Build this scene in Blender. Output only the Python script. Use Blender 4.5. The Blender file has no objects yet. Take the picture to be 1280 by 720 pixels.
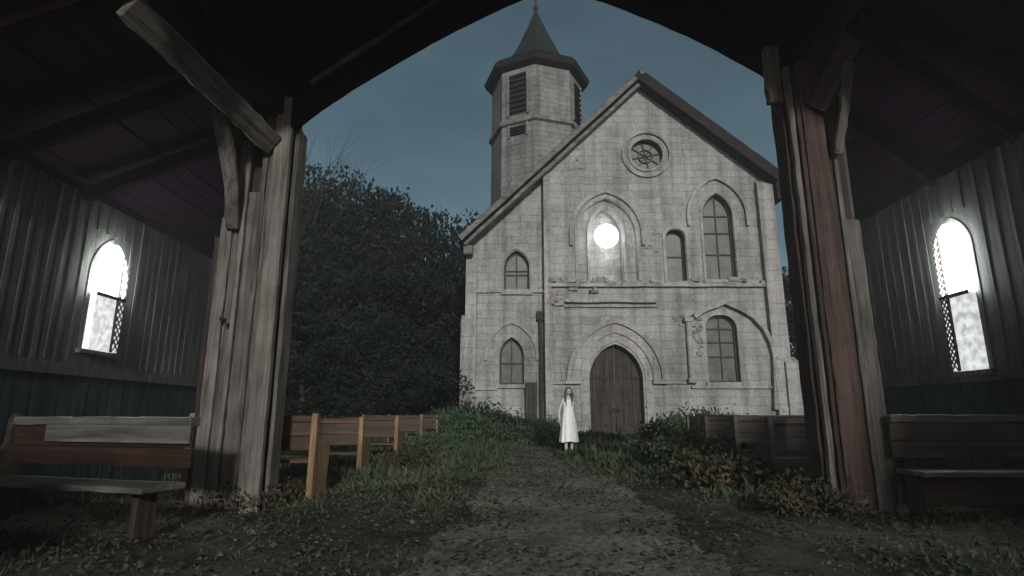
import bpy, bmesh, math, random
import numpy as np
from mathutils import Vector, Matrix, noise as mnoise

R = math.radians
S = bpy.context.scene
COL = S.collection

# ------------------------------------------------------------------ camera
CAM = Vector((0.0, 0.0, 0.97))
F_PX = 720.0
PITCH = math.atan(160.0 / F_PX)
cam_data = bpy.data.cameras.new('camera')
cam_data.sensor_width = 36.0
cam_data.lens = 36.0 * F_PX / 1280.0
cam_data.clip_start = 0.05
cam_data.clip_end = 2000.0
cam = bpy.data.objects.new('camera', cam_data)
COL.objects.link(cam)
cam.location = CAM
cam.rotation_euler = (R(90) + PITCH, 0, 0)
S.camera = cam

# ------------------------------------------------------------------ world, sun, exposure
SUN_EL = R(16.0)
SUN_AZ = R(180 - 9.0)          # compass bearing of the sun: behind the camera, a little to its right
world = bpy.data.worlds.new('World')
S.world = world
world.use_nodes = True
wn = world.node_tree.nodes
wl = world.node_tree.links
sky = wn.new('ShaderNodeTexSky')
sky.sky_type = 'NISHITA'
sky.sun_disc = False
sky.sun_elevation = SUN_EL
sky.sun_rotation = SUN_AZ
sky.air_density = 1.0
sky.dust_density = 1.6
sky.ozone_density = 2.5
hsv = wn.new('ShaderNodeHueSaturation')
hsv.inputs['Hue'].default_value = 0.466
hsv.inputs['Saturation'].default_value = 0.82
wl.new(sky.outputs['Color'], hsv.inputs['Color'])
ctc = wn.new('ShaderNodeTexCoord')
cmap = wn.new('ShaderNodeMapping'); cmap.inputs['Scale'].default_value = (2.2, 2.2, 6.0)
cnz = wn.new('ShaderNodeTexNoise'); cnz.inputs['Scale'].default_value = 1.6; cnz.inputs['Detail'].default_value = 7; cnz.inputs['Roughness'].default_value = 0.6
wl.new(ctc.outputs['Generated'], cmap.inputs['Vector']); wl.new(cmap.outputs[0], cnz.inputs['Vector'])
crp = wn.new('ShaderNodeValToRGB')
crp.color_ramp.elements[0].position = 0.35; crp.color_ramp.elements[0].color = (0.84, 0.85, 0.86, 1)
crp.color_ramp.elements[1].position = 0.7; crp.color_ramp.elements[1].color = (1.18, 1.17, 1.14, 1)
wl.new(cnz.outputs['Fac'], crp.inputs['Fac'])
cmx = wn.new('ShaderNodeMixRGB'); cmx.blend_type = 'MULTIPLY'; cmx.inputs['Fac'].default_value = 1.0
wl.new(hsv.outputs['Color'], cmx.inputs['Color1']); wl.new(crp.outputs['Color'], cmx.inputs['Color2'])
wl.new(cmx.outputs['Color'], wn['Background'].inputs['Color'])
wn['Background'].inputs['Strength'].default_value = 0.055

sun_data = bpy.data.lights.new('moonlight', 'SUN')
sun_data.energy = 2.6
sun_data.angle = R(4.0)
sun_data.color = (1.0, 0.985, 0.95)
sun = bpy.data.objects.new('moonlight', sun_data)
COL.objects.link(sun)
to_sun = Vector((math.sin(SUN_AZ) * math.cos(SUN_EL), math.cos(SUN_AZ) * math.cos(SUN_EL), math.sin(SUN_EL)))
sun.rotation_euler = to_sun.to_track_quat('Z', 'Y').to_euler()

S.view_settings.view_transform = 'Standard'
S.view_settings.look = 'None'
S.view_settings.exposure = 0.0
S.view_settings.gamma = 1.0
S.view_settings.use_curve_mapping = False
S.cycles.max_bounces = 6
S.cycles.volume_bounces = 0
S.cycles.use_denoising = True
S.cycles.sample_clamp_direct = 12.0
S.cycles.sample_clamp_indirect = 4.0
HAZE_DENSITY = 0.0035

rnd = random.Random(11)
NP = np.random.default_rng(5)


# ------------------------------------------------------------------ helpers
def at(px, py, Y):
    """World point on the plane y = Y that the reference pixel looks at."""
    a, b = px - 640.0, 360.0 - py
    dy = F_PX * math.cos(PITCH) - b * math.sin(PITCH)
    dz = F_PX * math.sin(PITCH) + b * math.cos(PITCH)
    t = Y / dy
    return Vector((a * t, Y, CAM.z + dz * t))


def tag(o, label=None, cat=None, group=None, kind=None):
    if label: o['label'] = label
    if cat: o['category'] = cat
    if group: o['group'] = group
    if kind: o['kind'] = kind
    return o


def empty(name, loc, rz=0.0):
    o = bpy.data.objects.new(name, None)
    COL.objects.link(o)
    o.location = loc
    o.rotation_euler = (0, 0, rz)
    o.empty_display_size = 0.2
    return o


def root_of(o):
    while o.parent: o = o.parent
    return o


def link_mesh(name, me, mat, parent=None, local=False):
    """Link a mesh; world coordinates become relative to the thing's base unless local."""
    o = bpy.data.objects.new(name, me)
    COL.objects.link(o)
    if mat is not None:
        me.materials.clear()
        me.materials.append(mat)
    if parent is not None:
        o.parent = parent
        if not local:
            r = root_of(parent)
            me.transform(Matrix.Translation(-r.location))
    return o


class MB:
    def __init__(s):
        s.v, s.f = [], []

    def add(s, vs, fs):
        n = len(s.v)
        s.v += [tuple(v) for v in vs]
        s.f += [tuple(i + n for i in f) for f in fs]

    def box(s, a, b, jit=0.0):
        x0, y0, z0 = a
        x1, y1, z1 = b
        vs = [(x, y, z) for z in (z0, z1) for y in (y0, y1) for x in (x0, x1)]
        if jit:
            vs = [tuple(c + rnd.uniform(-jit, jit) for c in v) for v in vs]
        s.add(vs, [(0, 2, 3, 1), (4, 5, 7, 6), (0, 1, 5, 4), (2, 6, 7, 3), (0, 4, 6, 2), (1, 3, 7, 5)])

    def sweep(s, pts, w, h, side, jit=0.0):
        """Rectangular bar along a polyline; side = direction of the width."""
        side = Vector(side).normalized()
        pts = [Vector(p) for p in pts]
        vs, fs = [], []
        for i, p in enumerate(pts):
            a = pts[max(0, i - 1)]
            b = pts[min(len(pts) - 1, i + 1)]
            t = (b - a).normalized()
            sd = (side - t * side.dot(t)).normalized()
            up = t.cross(sd)
            for cu, cv in ((-1, -1), (1, -1), (1, 1), (-1, 1)):
                q = p + sd * (cu * w / 2 + rnd.uniform(-jit, jit)) + up * (cv * h / 2 + rnd.uniform(-jit, jit))
                vs.append(q)
        for i in range(len(pts) - 1):
            for k in range(4):
                a, b = i * 4 + k, i * 4 + (k + 1) % 4
                fs.append((a, b, b + 4, a + 4))
        n = (len(pts) - 1) * 4
        fs += [(3, 2, 1, 0), (n, n + 1, n + 2, n + 3)]
        s.add(vs, fs)

    def tube(s, pts, radii, n=7):
        pts = [Vector(p) for p in pts]
        vs, fs = [], []
        ref = Vector((0.3, 0.9, 0.2)).normalized()
        for i, p in enumerate(pts):
            a = pts[max(0, i - 1)]
            b = pts[min(len(pts) - 1, i + 1)]
            t = (b - a)
            if t.length < 1e-6: t = Vector((0, 0, 1))
            t.normalize()
            u = t.cross(ref)
            if u.length < 0.1: u = t.cross(Vector((1, 0, 0)))
            u.normalize()
            w = t.cross(u)
            for k in range(n):
                an = 2 * math.pi * k / n
                vs.append(p + (u * math.cos(an) + w * math.sin(an)) * radii[i])
        for i in range(len(pts) - 1):
            for k in range(n):
                a, b = i * n + k, i * n + (k + 1) % n
                fs.append((a, b, b + n, a + n))
        fs.append(tuple(range(n - 1, -1, -1)))
        m = (len(pts) - 1) * n
        fs.append(tuple(m + k for k in range(n)))
        s.add(vs, fs)

    def ring(s, rings, cap=True):
        """Loft through closed rings of equal point count."""
        n = len(rings[0])
        vs = [p for r in rings for p in r]
        fs = []
        for i in range(len(rings) - 1):
            for k in range(n):
                a, b = i * n + k, i * n + (k + 1) % n
                fs.append((a, b, b + n, a + n))
        if cap:
            fs.append(tuple(range(n - 1, -1, -1)))
            m = (len(rings) - 1) * n
            fs.append(tuple(m + k for k in range(n)))
        s.add(vs, fs)

    def mesh(s, name):
        me = bpy.data.meshes.new(name)
        me.from_pydata(s.v, [], s.f)
        bm = bmesh.new()
        bm.from_mesh(me)
        bmesh.ops.recalc_face_normals(bm, faces=bm.faces)
        bm.to_mesh(me)
        bm.free()
        return me

    def build(s, name, mat, parent=None, local=False, smooth=False, bevel=0.0):
        me = s.mesh(name)
        o = link_mesh(name, me, mat, parent, local)
        if smooth:
            me.polygons.foreach_set('use_smooth', [True] * len(me.polygons))
        if bevel:
            b = o.modifiers.new('bevel', 'BEVEL')
            b.width = bevel
            b.segments = 2
            b.limit_method = 'ANGLE'
            b.angle_limit = R(40)
        return o


def poly_mesh(name, outer, holes, c0, c1, plane='XZ'):
    """Flat outline with holes, extruded from c0 to c1 across the plane."""
    cu = bpy.data.curves.new('outline', 'CURVE')
    cu.dimensions = '2D'
    cu.fill_mode = 'BOTH'
    cu.extrude = abs(c1 - c0) / 2
    for loop in [outer] + list(holes):
        sp = cu.splines.new('POLY')
        sp.points.add(len(loop) - 1)
        for p, (a, b) in zip(sp.points, loop):
            p.co = (a, b, 0, 1)
        sp.use_cyclic_u = True
    ob = bpy.data.objects.new('outline', cu)
    COL.objects.link(ob)
    dg = bpy.context.evaluated_depsgraph_get()
    dg.update()
    me = bpy.data.meshes.new_from_object(ob.evaluated_get(dg))
    bpy.data.objects.remove(ob)
    bpy.data.curves.remove(cu)
    me.name = name
    mid = (c0 + c1) / 2
    if plane == 'XZ':
        M = Matrix(((1, 0, 0, 0), (0, 0, -1, mid), (0, 1, 0, 0), (0, 0, 0, 1)))
    else:   # YZ
        M = Matrix(((0, 0, 1, mid), (1, 0, 0, 0), (0, 1, 0, 0), (0, 0, 0, 1)))
    me.transform(M)
    return me


def poly(name, outer, holes, c0, c1, mat, parent=None, plane='XZ', local=False):
    return link_mesh(name, poly_mesh(name, outer, holes, c0, c1, plane), mat, parent, local)


def arch(cx, half, z0, zs, za, n=9, d=0.0):
    """Pointed arch outline from the lower left corner clockwise; d widens it."""
    half, za, pts = half + d, za + d * 1.15, []
    pts.append((cx - half, z0))
    rise = za - zs
    r = (half * half + rise * rise) / (2 * half)      # two-centred arch
    phi = math.acos(max(-1.0, min(1.0, (r - half) / r)))
    for i in range(n + 1):
        f = phi * i / n
        pts.append((cx - half + r - r * math.cos(f), zs + r * math.sin(f)))
    for i in range(n - 1, -1, -1):
        x, z = pts[1 + i]
        pts.append((2 * cx - x, z))
    pts.append((cx + half, z0))
    return pts


def arch_band(cx, half, z0, zs, za, d0, d1, n=12):
    o = arch(cx, half, z0, zs, za, n, d1)
    i = arch(cx, half, z0, zs, za, n, d0)
    return o + i[::-1]


def plank(name, p0, p1, width, thick, facing, mat, parent, seg=10, jit=0.006, taper=1.0, bevel=0.008):
    """A board between two points with its grain along its own z axis."""
    p0, p1 = Vector(p0), Vector(p1)
    z = (p1 - p0)
    L = z.length
    z.normalize()
    fy = Vector(facing)
    y = (fy - z * fy.dot(z)).normalized()
    x = y.cross(z)
    m = MB()
    rings = []
    for i in range(seg + 1):
        t = i / seg
        k = 1 + (taper - 1) * t
        ww = [width / 2 * k + rnd.uniform(-jit, jit) for _ in range(2)]
        tt = [thick / 2 + rnd.uniform(-jit, jit) * 0.6 for _ in range(2)]
        off = rnd.uniform(-jit, jit)
        e = rnd.uniform(-0.03, 0.03) if i in (0, seg) else 0
        rings.append([(-ww[0] + off, -tt[0], L * t + e), (ww[1] + off, -tt[0], L * t + e * 0.3),
                      (ww[1] + off, tt[1], L * t - e), (-ww[0] + off, tt[1], L * t)])
    m.ring(rings)
    o = m.build(name, mat, parent, local=True, bevel=bevel)
    base = root_of(parent).location if parent else Vector((0, 0, 0))
    M = Matrix((x, y, z)).transposed().to_4x4()
    o.matrix_local = Matrix.Translation(p0 - base) @ M
    return o


def copy_tree(o, parent=None):
    c = o.copy()
    COL.objects.link(c)
    c.parent = parent
    for ch in list(o.children):
        copy_tree(ch, c)
    return c


# ------------------------------------------------------------------ materials
def new_mat(name):
    m = bpy.data.materials.new(name)
    m.use_nodes = True
    return m, m.node_tree.nodes, m.node_tree.links, m.node_tree.nodes['Principled BSDF']


def ramp(n, stops):
    r = n.new('ShaderNodeValToRGB')
    e = r.color_ramp.elements
    while len(e) < len(stops): e.new(0.5)
    for el, (p, c) in zip(e, stops):
        el.position = p
        el.color = (c[0], c[1], c[2], 1)
    return r


def g(v, tint=(1, 1, 1)):
    return tuple(v * t for t in tint)


def mat_wood(name, dark, mid, light, axis=2, grain=14.0, rough=0.8, bump=0.5, spec=0.3):
    m, n, l, b = new_mat(name)
    tc = n.new('ShaderNodeTexCoord')
    oi = n.new('ShaderNodeObjectInfo')
    add = n.new('ShaderNodeVectorMath'); add.operation = 'ADD'
    mul = n.new('ShaderNodeMath'); mul.operation = 'MULTIPLY'; mul.inputs[1].default_value = 37.0
    l.new(oi.outputs['Random'], mul.inputs[0])
    l.new(tc.outputs['Object'], add.inputs[0])
    l.new(mul.outputs[0], add.inputs[1])
    mp = n.new('ShaderNodeMapping')
    sc = [grain, grain, grain]
    sc[axis] = grain * 0.05
    mp.inputs['Scale'].default_value = sc
    l.new(add.outputs[0], mp.inputs['Vector'])
    nz = n.new('ShaderNodeTexNoise')
    nz.inputs['Scale'].default_value = 1.0
    nz.inputs['Detail'].default_value = 8
    nz.inputs['Roughness'].default_value = 0.7
    nz.inputs['Distortion'].default_value = 0.6
    l.new(mp.outputs[0], nz.inputs['Vector'])
    r = ramp(n, [(0.30, dark), (0.47, mid), (0.70, light)])
    l.new(nz.outputs['Fac'], r.inputs['Fac'])
    # blotches of damp and wear
    nb = n.new('ShaderNodeTexNoise')
    nb.inputs['Scale'].default_value = 2.3
    nb.inputs['Detail'].default_value = 5
    l.new(add.outputs[0], nb.inputs['Vector'])
    rb = ramp(n, [(0.35, (0.5, 0.5, 0.5)), (0.65, (1, 1, 1))])
    l.new(nb.outputs['Fac'], rb.inputs['Fac'])
    mx = n.new('ShaderNodeMixRGB'); mx.blend_type = 'MULTIPLY'; mx.inputs['Fac'].default_value = 0.8
    l.new(r.outputs['Color'], mx.inputs['Color1'])
    l.new(rb.outputs['Color'], mx.inputs['Color2'])
    l.new(mx.outputs['Color'], b.inputs['Base Color'])
    bp = n.new('ShaderNodeBump')
    bp.inputs['Strength'].default_value = bump
    bp.inputs['Distance'].default_value = 0.012
    l.new(nz.outputs['Fac'], bp.inputs['Height'])
    l.new(bp.outputs['Normal'], b.inputs['Normal'])
    b.inputs['Roughness'].default_value = rough
    b.inputs['Specular IOR Level'].default_value = spec
    return m


def mat_stone(name, v=0.33, course=0.36, length=0.8, contrast=1.0, tint=(1, 0.985, 0.95)):
    m, n, l, b = new_mat(name)
    tc = n.new('ShaderNodeTexCoord')
    sp = n.new('ShaderNodeSeparateXYZ')
    l.new(tc.outputs['Object'], sp.inputs[0])
    ad = n.new('ShaderNodeMath'); ad.operation = 'ADD'
    l.new(sp.outputs['X'], ad.inputs[0]); l.new(sp.outputs['Y'], ad.inputs[1])
    cb = n.new('ShaderNodeCombineXYZ')
    l.new(ad.outputs[0], cb.inputs['X']); l.new(sp.outputs['Z'], cb.inputs['Y'])
    wob = n.new('ShaderNodeTexNoise')
    wob.inputs['Scale'].default_value = 1.3
    wob.inputs['Detail'].default_value = 4
    l.new(tc.outputs['Object'], wob.inputs['Vector'])
    wm = n.new('ShaderNodeVectorMath'); wm.operation = 'MULTIPLY_ADD'
    wm.inputs[1].default_value = (0.30, 0.20, 0)
    l.new(wob.outputs['Color'], wm.inputs[0]); l.new(cb.outputs[0], wm.inputs[2])
    br = n.new('ShaderNodeTexBrick')
    br.inputs['Scale'].default_value = 1.0
    br.offset_frequency = 2; br.offset = 0.43; br.squash = 1.35; br.squash_frequency = 3
    br.inputs['Brick Width'].default_value = length
    br.inputs['Row Height'].default_value = course
    br.inputs['Mortar Size'].default_value = 0.013
    br.inputs['Mortar Smooth'].default_value = 0.6
    br.inputs['Color1'].default_value = (*g(v * 1.08, tint), 1)
    br.inputs['Color2'].default_value = (*g(v * 0.86, tint), 1)
    br.inputs['Mortar'].default_value = (*g(v * (1 - 0.42 * contrast), tint), 1)
    l.new(wm.outputs[0], br.inputs['Vector'])
    # patchy lime wash, stains and rain streaks
    n1 = n.new('ShaderNodeTexNoise'); n1.inputs['Scale'].default_value = 0.55; n1.inputs['Detail'].default_value = 9
    n1.inputs['Roughness'].default_value = 0.65
    l.new(tc.outputs['Object'], n1.inputs['Vector'])
    r1 = ramp(n, [(0.36, (0.62, 0.62, 0.62)), (0.52, (0.94, 0.94, 0.94)), (0.7, (1.1, 1.1, 1.08))])
    l.new(n1.outputs['Fac'], r1.inputs['Fac'])
    mp = n.new('ShaderNodeMapping'); mp.inputs['Scale'].default_value = (2.4, 2.4, 0.16)
    l.new(tc.outputs['Object'], mp.inputs['Vector'])
    n2 = n.new('ShaderNodeTexNoise'); n2.inputs['Scale'].default_value = 1.0; n2.inputs['Detail'].default_value = 7
    l.new(mp.outputs[0], n2.inputs['Vector'])
    r2 = ramp(n, [(0.36, (0.6, 0.6, 0.6)), (0.55, (1, 1, 1))])
    l.new(n2.outputs['Fac'], r2.inputs['Fac'])
    n3 = n.new('ShaderNodeTexNoise'); n3.inputs['Scale'].default_value = 7.0; n3.inputs['Detail'].default_value = 10
    n3.inputs['Roughness'].default_value = 0.75
    l.new(tc.outputs['Object'], n3.inputs['Vector'])
    r3 = ramp(n, [(0.32, (0.5, 0.5, 0.5)), (0.5, (0.95, 0.95, 0.95)), (0.68, (1.12, 1.12, 1.12))])
    l.new(n3.outputs['Fac'], r3.inputs['Fac'])
    pl_ = ramp(n, [(0.47, (0, 0, 0)), (0.60, (1, 1, 1))])       # patches where lime plaster still hides the joints
    pn = n.new('ShaderNodeTexNoise'); pn.inputs['Scale'].default_value = 0.75; pn.inputs['Detail'].default_value = 8
    pn.inputs['Roughness'].default_value = 0.7
    pm = n.new('ShaderNodeMapping'); pm.inputs['Location'].default_value = (13, 7, 5)
    l.new(tc.outputs['Object'], pm.inputs['Vector']); l.new(pm.outputs[0], pn.inputs['Vector'])
    l.new(pn.outputs['Fac'], pl_.inputs['Fac'])
    px_ = n.new('ShaderNodeMixRGB'); px_.inputs['Color2'].default_value = (*g(v * 1.02, tint), 1)
    pf = n.new('ShaderNodeMath'); pf.operation = 'MULTIPLY'; pf.inputs[1].default_value = 0.8
    l.new(pl_.outputs['Color'], pf.inputs[0]); l.new(pf.outputs[0], px_.inputs['Fac'])
    l.new(br.outputs['Color'], px_.inputs['Color1'])
    last = px_.outputs['Color']
    for rr, fac in ((r1, 0.8), (r2, 0.85), (r3, 0.75)):
        mx = n.new('ShaderNodeMixRGB'); mx.blend_type = 'MULTIPLY'; mx.inputs['Fac'].default_value = fac
        l.new(last, mx.inputs['Color1']); l.new(rr.outputs['Color'], mx.inputs['Color2'])
        last = mx.outputs['Color']
    l.new(last, b.inputs['Base Color'])
    hh = n.new('ShaderNodeMath'); hh.operation = 'MULTIPLY_ADD'
    hh.inputs[1].default_value = -0.8
    l.new(br.outputs['Fac'], hh.inputs[0]); l.new(n3.outputs['Fac'], hh.inputs[2])
    bp = n.new('ShaderNodeBump'); bp.inputs['Strength'].default_value = 0.7; bp.inputs['Distance'].default_value = 0.05
    l.new(hh.outputs[0], bp.inputs['Height']); l.new(bp.outputs['Normal'], b.inputs['Normal'])
    b.inputs['Roughness'].default_value = 0.92
    b.inputs['Specular IOR Level'].default_value = 0.15
    return m


def mat_noise(name, stops, scale=4.0, rough=0.85, bump=0.3, dist=0.02, spec=0.2, detail=6, transl=0.0):
    m, n, l, b = new_mat(name)
    tc = n.new('ShaderNodeTexCoord')
    nz = n.new('ShaderNodeTexNoise')
    nz.inputs['Scale'].default_value = scale
    nz.inputs['Detail'].default_value = detail
    nz.inputs['Roughness'].default_value = 0.65
    l.new(tc.outputs['Object'], nz.inputs['Vector'])
    r = ramp(n, stops)
    l.new(nz.outputs['Fac'], r.inputs['Fac'])
    l.new(r.outputs['Color'], b.inputs['Base Color'])
    if bump:
        bp = n.new('ShaderNodeBump'); bp.inputs['Strength'].default_value = bump; bp.inputs['Distance'].default_value = dist
        l.new(nz.outputs['Fac'], bp.inputs['Height']); l.new(bp.outputs['Normal'], b.inputs['Normal'])
    b.inputs['Roughness'].default_value = rough
    b.inputs['Specular IOR Level'].default_value = spec
    return m


def mat_glow(name, col, strength, pattern=0.0):
    m, n, l, b = new_mat(name)
    b.inputs['Base Color'].default_value = (0.6, 0.6, 0.6, 1)
    b.inputs['Emission Color'].default_value = (*col, 1)
    b.inputs['Emission Strength'].default_value = strength
    if pattern:
        tc = n.new('ShaderNodeTexCoord')
        nz = n.new('ShaderNodeTexNoise'); nz.inputs['Scale'].default_value = 12; nz.inputs['Detail'].default_value = 6
        l.new(tc.outputs['Object'], nz.inputs['Vector'])
        sp = n.new('ShaderNodeSeparateXYZ'); l.new(tc.outputs['Object'], sp.inputs[0])
        r = ramp(n, [(0.35, (1 - pattern,) * 3), (0.62, (1, 1, 1))])
        l.new(nz.outputs['Fac'], r.inputs['Fac'])
        mx = n.new('ShaderNodeMixRGB'); mx.blend_type = 'MULTIPLY'; mx.inputs['Fac'].default_value = 1
        mx.inputs['Color1'].default_value = (*col, 1)
        l.new(r.outputs['Color'], mx.inputs['Color2'])
        l.new(mx.outputs['Color'], b.inputs['Emission Color'])
    return m


WARM = (1, 0.93, 0.84)
M_STONE = mat_stone('weathered_limestone', 0.37, contrast=0.5, tint=(0.98, 1.0, 0.96))
M_STONE_TRIM = mat_stone('dressed_stone', 0.39, course=0.5, length=0.55, contrast=0.45)
M_STONE_TOWER = mat_stone('tower_stone', 0.27, course=0.3, length=0.7, contrast=1.0)
M_RUBBLE = mat_noise('broken_masonry', [(0.3, (0.08, 0.078, 0.07)), (0.5, (0.22, 0.215, 0.2)), (0.7, (0.36, 0.355, 0.33))], 3.5, 0.95, 0.9, 0.05)
M_SHINGLE = mat_wood('dark_shingle', (0.012, 0.013, 0.014), (0.028, 0.03, 0.03), (0.05, 0.052, 0.05), 1, 9.0, 0.85, 0.8)
M_SPIRE = mat_wood('spire_slate', (0.005, 0.008, 0.008), (0.013, 0.018, 0.017), (0.030, 0.036, 0.033), 2, 6.0, 0.75, 0.8)
M_TRIM = mat_wood('grey_painted_trim', (0.06, 0.06, 0.056), (0.17, 0.168, 0.158), (0.27, 0.265, 0.25), 0, 9.0, 1.25, 0.24)
M_TRIM_DARK = mat_wood('dark_and_shaded_trim', (0.007, 0.005, 0.005), (0.018, 0.013, 0.012), (0.038, 0.028, 0.026), 0, 9.0, 0.85, 0.5)  # dark trim; on the right rake it stands for the overhang's shadow
M_PANE = mat_noise('dusty_dark_glass', [(0.35, (0.022, 0.024, 0.023)), (0.6, (0.075, 0.077, 0.073))], 2.2, 0.4, 0.2, 0.02, 0.3)
M_BAR = mat_noise('old_window_bar', [(0.3, (0.03, 0.03, 0.03)), (0.7, (0.075, 0.075, 0.072))], 6, 0.8, 0.2)
M_DOOR = mat_wood('weathered_door_oak', (0.016, 0.014, 0.012), (0.05, 0.044, 0.038), (0.10, 0.088, 0.075), 2, 10.0, 0.85, 0.9)
M_LOUVRE = mat_wood('dark_louvre', (0.006, 0.007, 0.007), (0.018, 0.019, 0.019), (0.035, 0.035, 0.033), 0, 8.0)
M_SLOT = mat_noise('dark_slot_grey', [(0.3, (0.02, 0.02, 0.02)), (0.7, (0.055, 0.055, 0.052))], 4, 0.8, 0.3)
M_IRON = mat_noise('rusty_iron', [(0.3, (0.02, 0.017, 0.015)), (0.7, (0.06, 0.045, 0.035))], 8, 0.7, 0.3)
M_POST = mat_wood('grey_weathered_timber', (0.016, 0.014, 0.012), (0.095, 0.086, 0.076), (0.18, 0.168, 0.15), 2, 17.0, 0.88, 0.9)
M_POST_PALE = mat_wood('bleached_timber', (0.035, 0.032, 0.028), (0.135, 0.126, 0.113), (0.215, 0.203, 0.184), 2, 16.0, 0.88, 0.8)
M_POST_RED = mat_wood('red_brown_timber', (0.015, 0.009, 0.007), (0.055, 0.033, 0.028), (0.105, 0.07, 0.06), 2, 17.0, 0.85, 0.9)
M_POST_DARK = mat_wood('dark_core_timber', (0.010, 0.006, 0.005), (0.035, 0.022, 0.018), (0.07, 0.048, 0.04), 2, 16.0, 0.88, 0.8)
M_ROOF_WOOD = mat_wood('purple_shade_roof_boards', (0.003, 0.0004, 0.0026), (0.010, 0.0012, 0.0085), (0.017, 0.003, 0.015), 1, 12.0, 0.95, 0.8, 0.05)  # purple tint of the dark corners put into the board colour
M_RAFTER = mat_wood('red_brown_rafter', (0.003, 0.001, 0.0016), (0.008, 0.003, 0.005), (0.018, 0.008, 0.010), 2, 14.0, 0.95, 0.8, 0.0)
M_WALL = mat_wood('grey_green_wall_boards', (0.017, 0.019, 0.017), (0.068, 0.072, 0.065), (0.118, 0.124, 0.112), 2, 12.0, 0.9, 0.7)
M_WAINSCOT = mat_wood('shadow_blue_green_wainscot', (0.007, 0.013, 0.014), (0.020, 0.032, 0.034), (0.036, 0.053, 0.056), 2, 11.0, 0.85, 0.6)  # dark blue-green paint that also holds the shadow band below the sill
M_PEW = mat_wood('brown_pew_wood', (0.012, 0.007, 0.004), (0.042, 0.021, 0.011), (0.10, 0.054, 0.027), 0, 12.0, 0.6, 0.4, 0.4)
M_PEW_END = mat_wood('honey_pew_end', (0.035, 0.021, 0.010), (0.18, 0.105, 0.046), (0.32, 0.215, 0.108), 2, 13.0, 0.65, 0.4, 0.4)
M_PEW_GREY = mat_wood('grey_pew_wood', (0.028, 0.028, 0.024), (0.085, 0.085, 0.076), (0.17, 0.17, 0.155), 0, 12.0, 0.55, 0.5, 0.4)
M_PEW_RED = mat_wood('dark_red_pew_wood', (0.008, 0.004, 0.003), (0.028, 0.013, 0.009), (0.055, 0.027, 0.018), 0, 12.0, 0.6, 0.5, 0.35)
M_PEW_DARK = mat_wood('dark_pew_wood', (0.012, 0.009, 0.007), (0.045, 0.033, 0.026), (0.085, 0.066, 0.052), 0, 12.0, 0.6, 0.5, 0.35)
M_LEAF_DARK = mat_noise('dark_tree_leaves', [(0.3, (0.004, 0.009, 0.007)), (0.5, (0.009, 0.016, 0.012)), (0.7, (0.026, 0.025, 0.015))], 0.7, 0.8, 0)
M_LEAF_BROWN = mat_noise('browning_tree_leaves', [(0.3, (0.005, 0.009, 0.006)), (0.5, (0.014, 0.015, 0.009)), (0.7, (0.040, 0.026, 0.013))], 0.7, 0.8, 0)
M_LEAF_SHRUB = mat_noise('shrub_leaves', [(0.3, (0.022, 0.045, 0.028)), (0.5, (0.045, 0.075, 0.042)), (0.72, (0.10, 0.10, 0.05))], 2.0, 0.75, 0)
M_LEAF_DRY = mat_noise('dry_weed_leaves', [(0.3, (0.016, 0.02, 0.012)), (0.5, (0.042, 0.038, 0.022)), (0.7, (0.085, 0.066, 0.04))], 2.5, 0.85, 0)
M_GRASS = mat_noise('night_grass', [(0.3, (0.020, 0.036, 0.022)), (0.5, (0.042, 0.056, 0.032)), (0.7, (0.095, 0.085, 0.045))], 0.9, 0.8, 0)
M_LITTER = mat_noise('fallen_leaves', [(0.25, (0.02, 0.017, 0.012)), (0.5, (0.052, 0.045, 0.031)), (0.66, (0.10, 0.085, 0.058)), (0.8, (0.26, 0.23, 0.16))], 11.0, 0.85, 0)
M_BARK = mat_wood('tree_bark', (0.015, 0.013, 0.010), (0.04, 0.034, 0.028), (0.07, 0.06, 0.05), 2, 8.0)
M_SKIN = mat_noise('pale_skin', [(0.3, (0.47, 0.44, 0.41)), (0.7, (0.56, 0.53, 0.5))], 5, 0.6, 0)
M_DRESS = mat_noise('white_cotton', [(0.3, (0.74, 0.74, 0.73)), (0.7, (0.84, 0.84, 0.83))], 6, 0.9, 0.2, 0.01)
M_HAIR = mat_wood('brown_hair', (0.04, 0.035, 0.03), (0.12, 0.105, 0.09), (0.25, 0.23, 0.205), 2, 40.0, 0.6, 0.3)
M_LAMP = mat_glow('lit_globe', (1.0, 1.0, 0.98), 11.0)
M_LIT_PANE = mat_glow('lit_frosted_glass', (0.97, 1.0, 0.99), 70.0, 0.3)
M_LIT_LOWER = mat_glow('lit_mottled_glass', (0.93, 0.96, 0.95), 0.85, 0.5)  # dimmer mottled glow painted as the outdoors seen through the pane

# ground: trodden earth, moss and rotting leaves
m_ground, n, l, b = new_mat('leafy_earth')
tc = n.new('ShaderNodeTexCoord')
na = n.new('ShaderNodeTexNoise'); na.inputs['Scale'].default_value = 0.9; na.inputs['Detail'].default_value = 8; na.inputs['Roughness'].default_value = 0.7
nb = n.new('ShaderNodeTexNoise'); nb.inputs['Scale'].default_value = 16; nb.inputs['Detail'].default_value = 8; nb.inputs['Roughness'].default_value = 0.75
l.new(tc.outputs['Object'], na.inputs['Vector']); l.new(tc.outputs['Object'], nb.inputs['Vector'])
ra = ramp(n, [(0.38, (0.024, 0.038, 0.025)), (0.5, (0.066, 0.065, 0.049)), (0.62, (0.115, 0.106, 0.085))])
rb = ramp(n, [(0.32, (0.3, 0.3, 0.3)), (0.5, (0.9, 0.9, 0.9)), (0.7, (1.7, 1.6, 1.45))])
l.new(na.outputs['Fac'], ra.inputs['Fac']); l.new(nb.outputs['Fac'], rb.inputs['Fac'])
mx = n.new('ShaderNodeMixRGB'); mx.blend_type = 'MULTIPLY'; mx.inputs['Fac'].default_value = 0.85
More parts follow.
